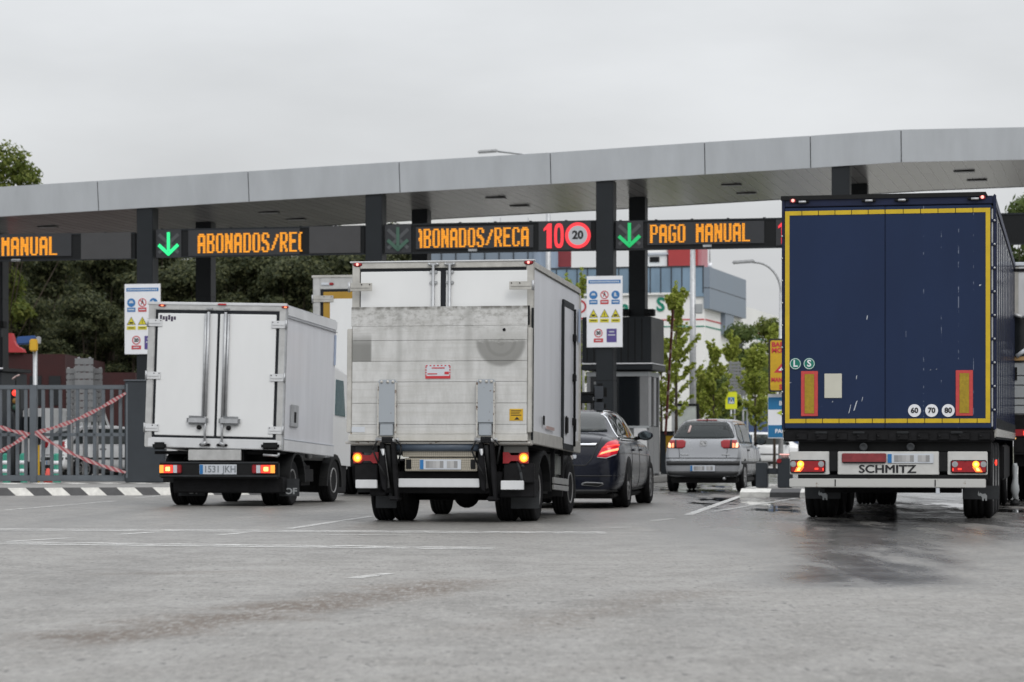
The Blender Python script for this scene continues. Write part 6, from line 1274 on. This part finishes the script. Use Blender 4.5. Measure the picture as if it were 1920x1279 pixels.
# ---------------------------------------------------------------- silver hatchback
Yh = 54.6; sh = F/Yh; gh = HY+CH*sh; ph = at(1317.5, 0, Yh)
m_silver = mat('silver_paint', (.33, .34, .355), .27, .45, var=.05, scale=2, coat=.3, rvar=.04)
m_trim = mat('black_trim', (.02, .021, .022), .55, var=.2); m_under = mat('underbody', (.012, .012, .012), .8)
def make_hatch(label, loc, rz, paint, group=None):
    T = thing('hatchback_car', label, 'car', loc, rz, group); W = .82
    st = [(0.00, .76, .30, .56, .70, .60, .60), (.035, .80, .29, .62, .755, .66, .67), (.07, .815, .28, .86, .765, .70, .95), (.11, .82, .27, .94, .755, .70, 1.065), (.26, .82, .27, .945, .735, .605, 1.22), (.42, .82, .27, .945, .72, .545, 1.36), (.60, .82, .27, .94, .715, .55, 1.42), (.95, .825, .26, .93, .72, .57, 1.452), (1.5, .825, .26, .925, .725, .59, 1.458), (2.0, .825, .26, .92, .725, .62, 1.43), (2.25, .82, .26, .915, .72, .61, 1.38), (2.62, .82, .26, .90, .71, .62, 1.16), (2.95, .815, .26, .88, .70, .62, .97), (3.3, .80, .27, .82, .66, .5, .89), (3.62, .76, .28, .72, .6, .45, .78), (3.82, .68, .30, .60, .5, .4, .63), (3.88, .58, .34, .5, .45, .35, .52)]
    bd, bv = car_body(T, st, paint)
    g = conform(bv, [(-.655, 1.085), (-.64, 1.06), (-.3, 1.05), (.3, 1.05), (.64, 1.06), (.655, 1.085), (.575, 1.22), (.50, 1.33), (.43, 1.378), (.25, 1.392), (-.25, 1.392), (-.43, 1.378), (-.50, 1.33), (-.575, 1.22)], 'R', m_carglass, 'rear_window', T, .008)
    conform(bv, [(-.22, 1.405), (.22, 1.405), (.22, 1.42), (-.22, 1.42)], 'R', m_red, 'high_brake_lamp', T, .014)
    for ax in ('+', '-'):
        conform(bv, [(.30, .955), (.98, .955), (1.0, 1.345), (.66, 1.33)], ax, m_carglass, 'side_window', T, .008); conform(bv, [(1.06, .955), (2.55, .945), (2.15, 1.30), (1.95, 1.35), (1.08, 1.36)], ax, m_carglass, 'side_window', T, .008)
        conform(bv, line_out([(1.03, .93), (1.02, .36)], .012), ax, m_trim, 'door_seam', T, .004); conform(bv, line_out([(2.5, .92), (2.52, .36)], .012), ax, m_trim, 'door_seam', T, .004)
        conform(bv, line_out([(.1, .58), (3.7, .56)], .05), ax, m_trim, 'side_moulding', T, .012); conform(bv, [(1.1, .80), (1.28, .80), (1.28, .835), (1.1, .835)], ax, m_trim, 'door_handle', T, .02)
    conform(bv, [(-.62, .96), (.62, .96), (.56, 1.33), (-.56, 1.33)], 'F', m_carglass, 'windscreen', T, .008)
    for s_ in (1, -1):
        f = (lambda o: o) if s_ > 0 else mirror
        l = conform(bv, f([(.375, .99), (.39, .89), (.45, .855), (.765, .865), (.77, .985), (.71, 1.015), (.44, 1.02)]), 'R', m_red, 'tail_lamp', T, .016, .03)
        conform(bv, f([(.565, .865), (.62, .865), (.61, 1.02), (.58, 1.02)]), 'R', m_trim, 'lamp_divider', l, .020, .03)
        conform(bv, f([(.625, .87), (.675, .87), (.67, .95), (.63, .96)]), 'R', lamp('pink_orange_lit', (1, .34, .16), 1.5), 'indicator', l, .022, .03); conform(bv, f([(.69, .87), (.745, .87), (.735, .96), (.695, .95)]), 'R', lamp('pale_orange_lit', (1, .6, .35), 1.7), 'indicator', l, .022, .03)
        conform(bv, f([(.25, .60), (.6, .60), (.6, .70), (.3, .74)]), 'F', m_plate, 'headlight', T, .012)
    conform(bv, [(-.815, .525), (.815, .525), (.815, .605), (-.815, .605)], 'R', m_trim, 'bumper_strip', T, .016); conform(bv, [(-.8, .29), (.8, .29), (.80, .405), (-.80, .405)], 'R', m_trim, 'lower_bumper', T, .012)
    conform(bv, line_out([(-.80, .665), (.80, .665)], .014), 'R', m_trim, 'tailgate_seam', T, .006)
    for s_ in (1, -1): conform(bv, line_out([(s_*.52, .86), (s_*.50, .67)], .010), 'R', m_trim, 'tailgate_seam', T, .005)
    eb = MB(); eb.box(-.075, .075, .0, .012, .93, 1.04, m_chrome, .02); eb.box(-.055, .055, -.004, .0, .945, 1.025, m_trim, .01)
    eb.prism([(-.05, -.010, .99), (-.04, -.010, 1.02), (.05, -.010, 1.02), (.05, -.010, 1.002), (-.01, -.010, 1.0), (.03, -.010, .988), (.05, -.010, .975), (.045, -.010, .95), (-.05, -.010, .95), (-.05, -.010, .967), (.01, -.010, .968), (-.03, -.010, .98)], (0, .006, 0), m_chrome)
    e = eb.build('badge', T); e.location = (0, .055, -.03)
    for x in (-.48, .40): conform(bv, [(x, .725), (x+.17, .725), (x+.17, .740), (x, .740)], 'R', m_steel, 'model_script', T, .010)
    pl = plate(T, -.265, .265, .405, .522, -.02)
    MB().cyl((0, .62, 1.42), (.0, .58, 1.47), .018, m_black, r1=.012).build('aerial', T)
    MB().box(-.72, .72, .2, 3.7, .17, .30, m_under, .03).cyl((.45, .02, .26), (.45, .4, .27), .03, m_steel).build('underbody', T)
    for x in (-.36, .36): MB().box(x-.14, x+.14, 1.55, 1.66, .9, 1.30, m_black, .05).build('headrest', T)
    MB().box(-.62, .62, .75, .9, .6, 1.0, m_black, .05).build('rear_bench', T)
    conform(bv, [(-.36, 1.16), (-.31, 1.16), (-.29, 1.30), (-.33, 1.31)], 'R', m_boomw, 'window_sticker', T, .013)
    arches(bv, T, (.62, 3.06), .29, .2)
    for y in (.62, 3.06):
        for s_ in (1, -1): car_wheel(T, s_*.735, y, .29, .185, s_)
    mirrors(T, .80, 2.42, 1.0, m_black, 1); mirrors(T, -.80, 2.42, 1.0, m_black, -1); return T
hatch = make_hatch('silver hatchback waiting at the booth with its left indicator and tail lamps lit', (ph.x, Yh, 0), -R(12.8), m_silver); hatch.scale = (.965, 1, 1.035)
# ---------------------------------------------------------------- dark blue sedan
m_darkblue = mat('dark_blue_paint', (.006, .008, .017), .24, .0, var=.25, scale=2, coat=.12, spec=.35, rvar=.03)
Ys = 39.9; HS = R(9.5); SC = 1.045
rwx = at(1189, 0, 41.2)   # outer face of the right rear wheel
X0 = -.115+rwx.x-.885*SC*math.cos(HS)-.98*SC*math.sin(HS)
T = thing('sedan_car', 'glossy dark blue sedan half hidden behind the tail-lift truck, brake lamp glowing', 'car', (X0, Ys, 0), -HS)
st = [(0.00, .74, .22, .62, .70, .62, .66), (.04, .785, .21, .70, .73, .64, .78), (.09, .82, .20, .86, .745, .64, .965), (.16, .845, .20, .93, .75, .63, 1.025), (.42, .88, .20, .955, .77, .60, 1.075), (.66, .90, .20, .96, .76, .56, 1.10), (.95, .905, .20, .965, .75, .54, 1.24), (1.25, .905, .20, .965, .745, .535, 1.365), (1.55, .905, .20, .965, .745, .55, 1.42), (2.1, .905, .20, .96, .745, .57, 1.44), (2.7, .905, .20, .95, .745, .57, 1.405), (2.95, .905, .20, .945, .745, .57, 1.34), (3.3, .90, .20, .94, .74, .60, 1.15), (3.6, .895, .20, .92, .72, .60, 1.00), (4.0, .88, .21, .86, .70, .5, .92), (4.4, .82, .23, .74, .62, .45, .80), (4.62, .72, .26, .60, .5, .4, .64), (4.69, .60, .30, .5, .45, .35, .53)]
bd, bv = car_body(T, st, m_darkblue)
conform(bv, [(-.60, 1.105), (.60, 1.105), (.57, 1.16), (.49, 1.37), (.42, 1.395), (-.42, 1.395), (-.49, 1.37), (-.57, 1.16)], 'R', glassy('rear_glass', (.045, .05, .05), .25, .06), 'rear_window', T, .008)
for ax in ('+', '-'):
    for o_ in ([(1.0, 1.0), (1.42, .995), (1.42, 1.33), (1.34, 1.31), (1.06, 1.10)], [(1.46, .995), (2.30, .985), (2.28, 1.375), (1.75, 1.375), (1.46, 1.345)], [(2.36, .985), (3.35, .975), (3.05, 1.19), (2.75, 1.335), (2.36, 1.375)]): conform(bv, o_, ax, m_carglass, 'side_window', T, .008)
    conform(bv, line_out([(.95, 1.0), (1.05, 1.13), (1.33, 1.35), (1.75, 1.415), (2.3, 1.405), (2.75, 1.36)], .022), ax, m_chrome, 'window_trim', T, .012); conform(bv, line_out([(.98, .985), (3.4, .96)], .02), ax, m_chrome, 'window_trim', T, .012)
    for x_ in ([(2.33, .97), (2.32, .30)], [(1.42, .97), (1.40, .62), (1.28, .36)], [(3.36, .95), (3.40, .32)]): conform(bv, line_out(x_, .010), ax, m_trim, 'door_seam', T, .004)
    for y in (1.5, 2.45): conform(bv, [(y, .82), (y+.2, .825), (y+.2, .855), (y, .85)], ax, m_darkblue, 'door_handle', T, .03)
    conform(bv, line_out([(.2, .80), (1.4, .79), (3.9, .74)], .014), ax, m_darkblue, 'side_crease', T, .008); conform(bv, line_out([(1.3, .25), (3.5, .25)], .03), ax, m_chrome if 0 else m_trim, 'sill_trim', T, .006)
conform(bv, [(-.63, 1.03), (.63, 1.03), (.56, 1.33), (-.56, 1.33)], 'F', m_carglass, 'windscreen', T, .008)
m_lred = mat('tail_lamp_red_glow', (.5, .01, .03), .15, emit=(1, .03, .05), es=.22, var=.1)
for s_ in (1, -1):
    f = (lambda o: o) if s_ > 0 else mirror
    l = conform(bv, f([(.555, .735), (.62, .86), (.69, .94), (.80, .985), (.83, .90), (.82, .79), (.70, .725)]), 'R', m_lred, 'tail_lamp', T, .016, .03)
    conform(bv, f([(.59, .765), (.82, .83), (.824, .862), (.62, .80)]), 'R', lamp('lamp_bar_hot', (1, .22, .10), 3.0), 'light_bar', l, .022, .03); conform(bv, f([(.64, .86), (.826, .90), (.826, .914), (.655, .878)]), 'R', m_redlit, 'light_bar', l, .021, .03)
    conform(bv, f([(.56, .722), (.69, .712), (.81, .765), (.81, .78), (.69, .725), (.56, .734)]), 'R', m_boothl, 'lamp_edge', l, .018, .03)
    conform(bv, f([(.34, .335), (.58, .315), (.66, .345), (.64, .375), (.40, .385), (.33, .362)]), 'R', m_boothp, 'exhaust_tip', T, .012, .03); conform(bv, f([(.37, .343), (.58, .327), (.64, .35), (.62, .365), (.41, .373), (.36, .358)]), 'R', m_black, 'exhaust_opening', T, .016, .03)
    conform(bv, f([(.3, .58), (.7, .58), (.68, .70), (.35, .68)]), 'F', m_plate, 'headlight', T, .012)
conform(bv, [(-.52, .895), (.52, .895), (.56, .93), (-.56, .93)], 'R', m_chrome, 'chrome_strip', T, .016, .03)
conform(bv, line_out([(.60, 1.02), (.56, .90), (.47, .70), (.40, .62), (-.40, .62), (-.47, .70), (-.56, .90), (-.60, 1.02)], .012), 'R', m_trim, 'boot_seam', T, .005, .03)
conform(bv, [(-.84, .22), (.84, .22), (.80, .275), (-.80, .275)], 'R', m_trim, 'diffuser', T, .012); conform(bv, line_out([(-.85, .47), (.85, .47)], .014), 'R', m_trim, 'bumper_seam', T, .006)
plate(T, -.26, .26, .66, .77, .03)
MB().box(-.78, .78, .2, 4.5, .14, .24, m_under, .03).build('underbody', T)
for x in (-.36, .36): MB().box(x-.14, x+.14, 1.3, 1.4, .9, 1.20, m_black, .05).build('headrest', T)
arches(bv, T, (.98, 3.82), .335, .2)
for y in (.98, 3.82):
    for s_ in (1, -1): car_wheel(T, s_*.79, y, .33, .235, s_)
mirrors(T, .79, 3.0, 1.06, m_darkblue, 1); mirrors(T, -.79, 3.0, 1.06, m_darkblue, -1)
T.scale = (SC, SC, SC)
# ---------------------------------------------------------------- parked vehicles far off
def repaint(o, src, dst):
    for c_ in [o]+list(o.children_recursive):
        if c_.type == 'MESH':
            for s_ in c_.material_slots:
                if s_.material == src: s_.link = 'OBJECT'; s_.material = dst
m_carwhite = mat('white_car_paint', (.72, .73, .74), .3, coat=.5, var=.04); m_carblue = mat('blue_car_paint', (.02, .04, .10), .3, coat=.5); m_cargrey = mat('grey_car_paint', (.12, .13, .14), .3, coat=.5)
for px, Y, rz, pm, lb in ((1428, 128, -1.4, m_cargrey, 'dark grey parked car far behind the silver hatchback'), (1447, 110, -1.5, m_carwhite, 'white parked car far behind, under the blue payment sign'), (1345, 112, -1.3, m_carblue, 'dark blue parked car seen over the roof of the silver hatchback'), (140, 76, -1.2, m_carwhite, 'white parked car behind the gate tapes, left of the other'), (205, 73, -1.0, m_carwhite, 'white parked car behind the gate, beside the solid panel')):
    c_ = copy_tree(hatch); c_.location = (at(px, 0, Y).x-(1.9*math.sin(-rz)), Y, 0); c_.rotation_euler.z = rz; c_['label'] = lb; c_['group'] = 'distant parked cars'
    bpy.context.view_layer.update(); repaint(c_, m_silver, pm)
    for k in list(c_.children_recursive):
        if k.name.split('.')[0] in ('indicator', 'model_script', 'badge', 'window_sticker'): bpy.data.objects.remove(k)
def van(label, px, Y, w, h, ln, m, rz):
    p = at(px, 0, Y); T = thing('parked_van', label, 'van', (p.x, Y, 0), rz)
    MB().prism([(-w/2, 0, .3), (-w/2, .06, h*.55), (-w/2, .15, h), (-w/2, ln*.72, h), (-w/2, ln*.86, h*.58), (-w/2, ln, h*.48), (-w/2, ln, .3)], (w, 0, 0), m, bev=.06).build('body', T)
    MB().prism([(-w*.4, .045, h*.58), (w*.4, .045, h*.58), (w*.37, .11, h*.88), (-w*.37, .11, h*.88)], (0, .03, 0), m_glass).build('rear_window', T)
    for s_ in (-1, 1):
        MB().box(s_*w*.46-.05, s_*w*.46+.05, -.02, .03, h*.4, h*.55, m_red, .01).build('tail_lamp', T); MB().prism([(s_*w*.5, ln*.5, h*.6), (s_*w*.5, ln*.5, h*.9), (s_*w*.5, ln*.7, h*.9), (s_*w*.5, ln*.8, h*.6)], (s_*.01, 0, 0), m_glass).build('side_window', T)
        for y in (ln*.2, ln*.8): car_wheel(T, s_*(w/2-.1), y, .33, .2, s_)
    MB().box(-w/2+.02, w/2-.02, -.05, .05, .3, .5, m_trim, .02).build('bumper', T); return T
van('white van parked behind the left end of the barred gate', 38, 75, 1.9, 2.0, 4.8, m_carwhite, -.3)
van('blue van parked among the street trees behind the silver hatchback', 1347, 124, 2.2, 2.6, 6, mat('van_blue', (.05, .09, .2), .4), -1.35)
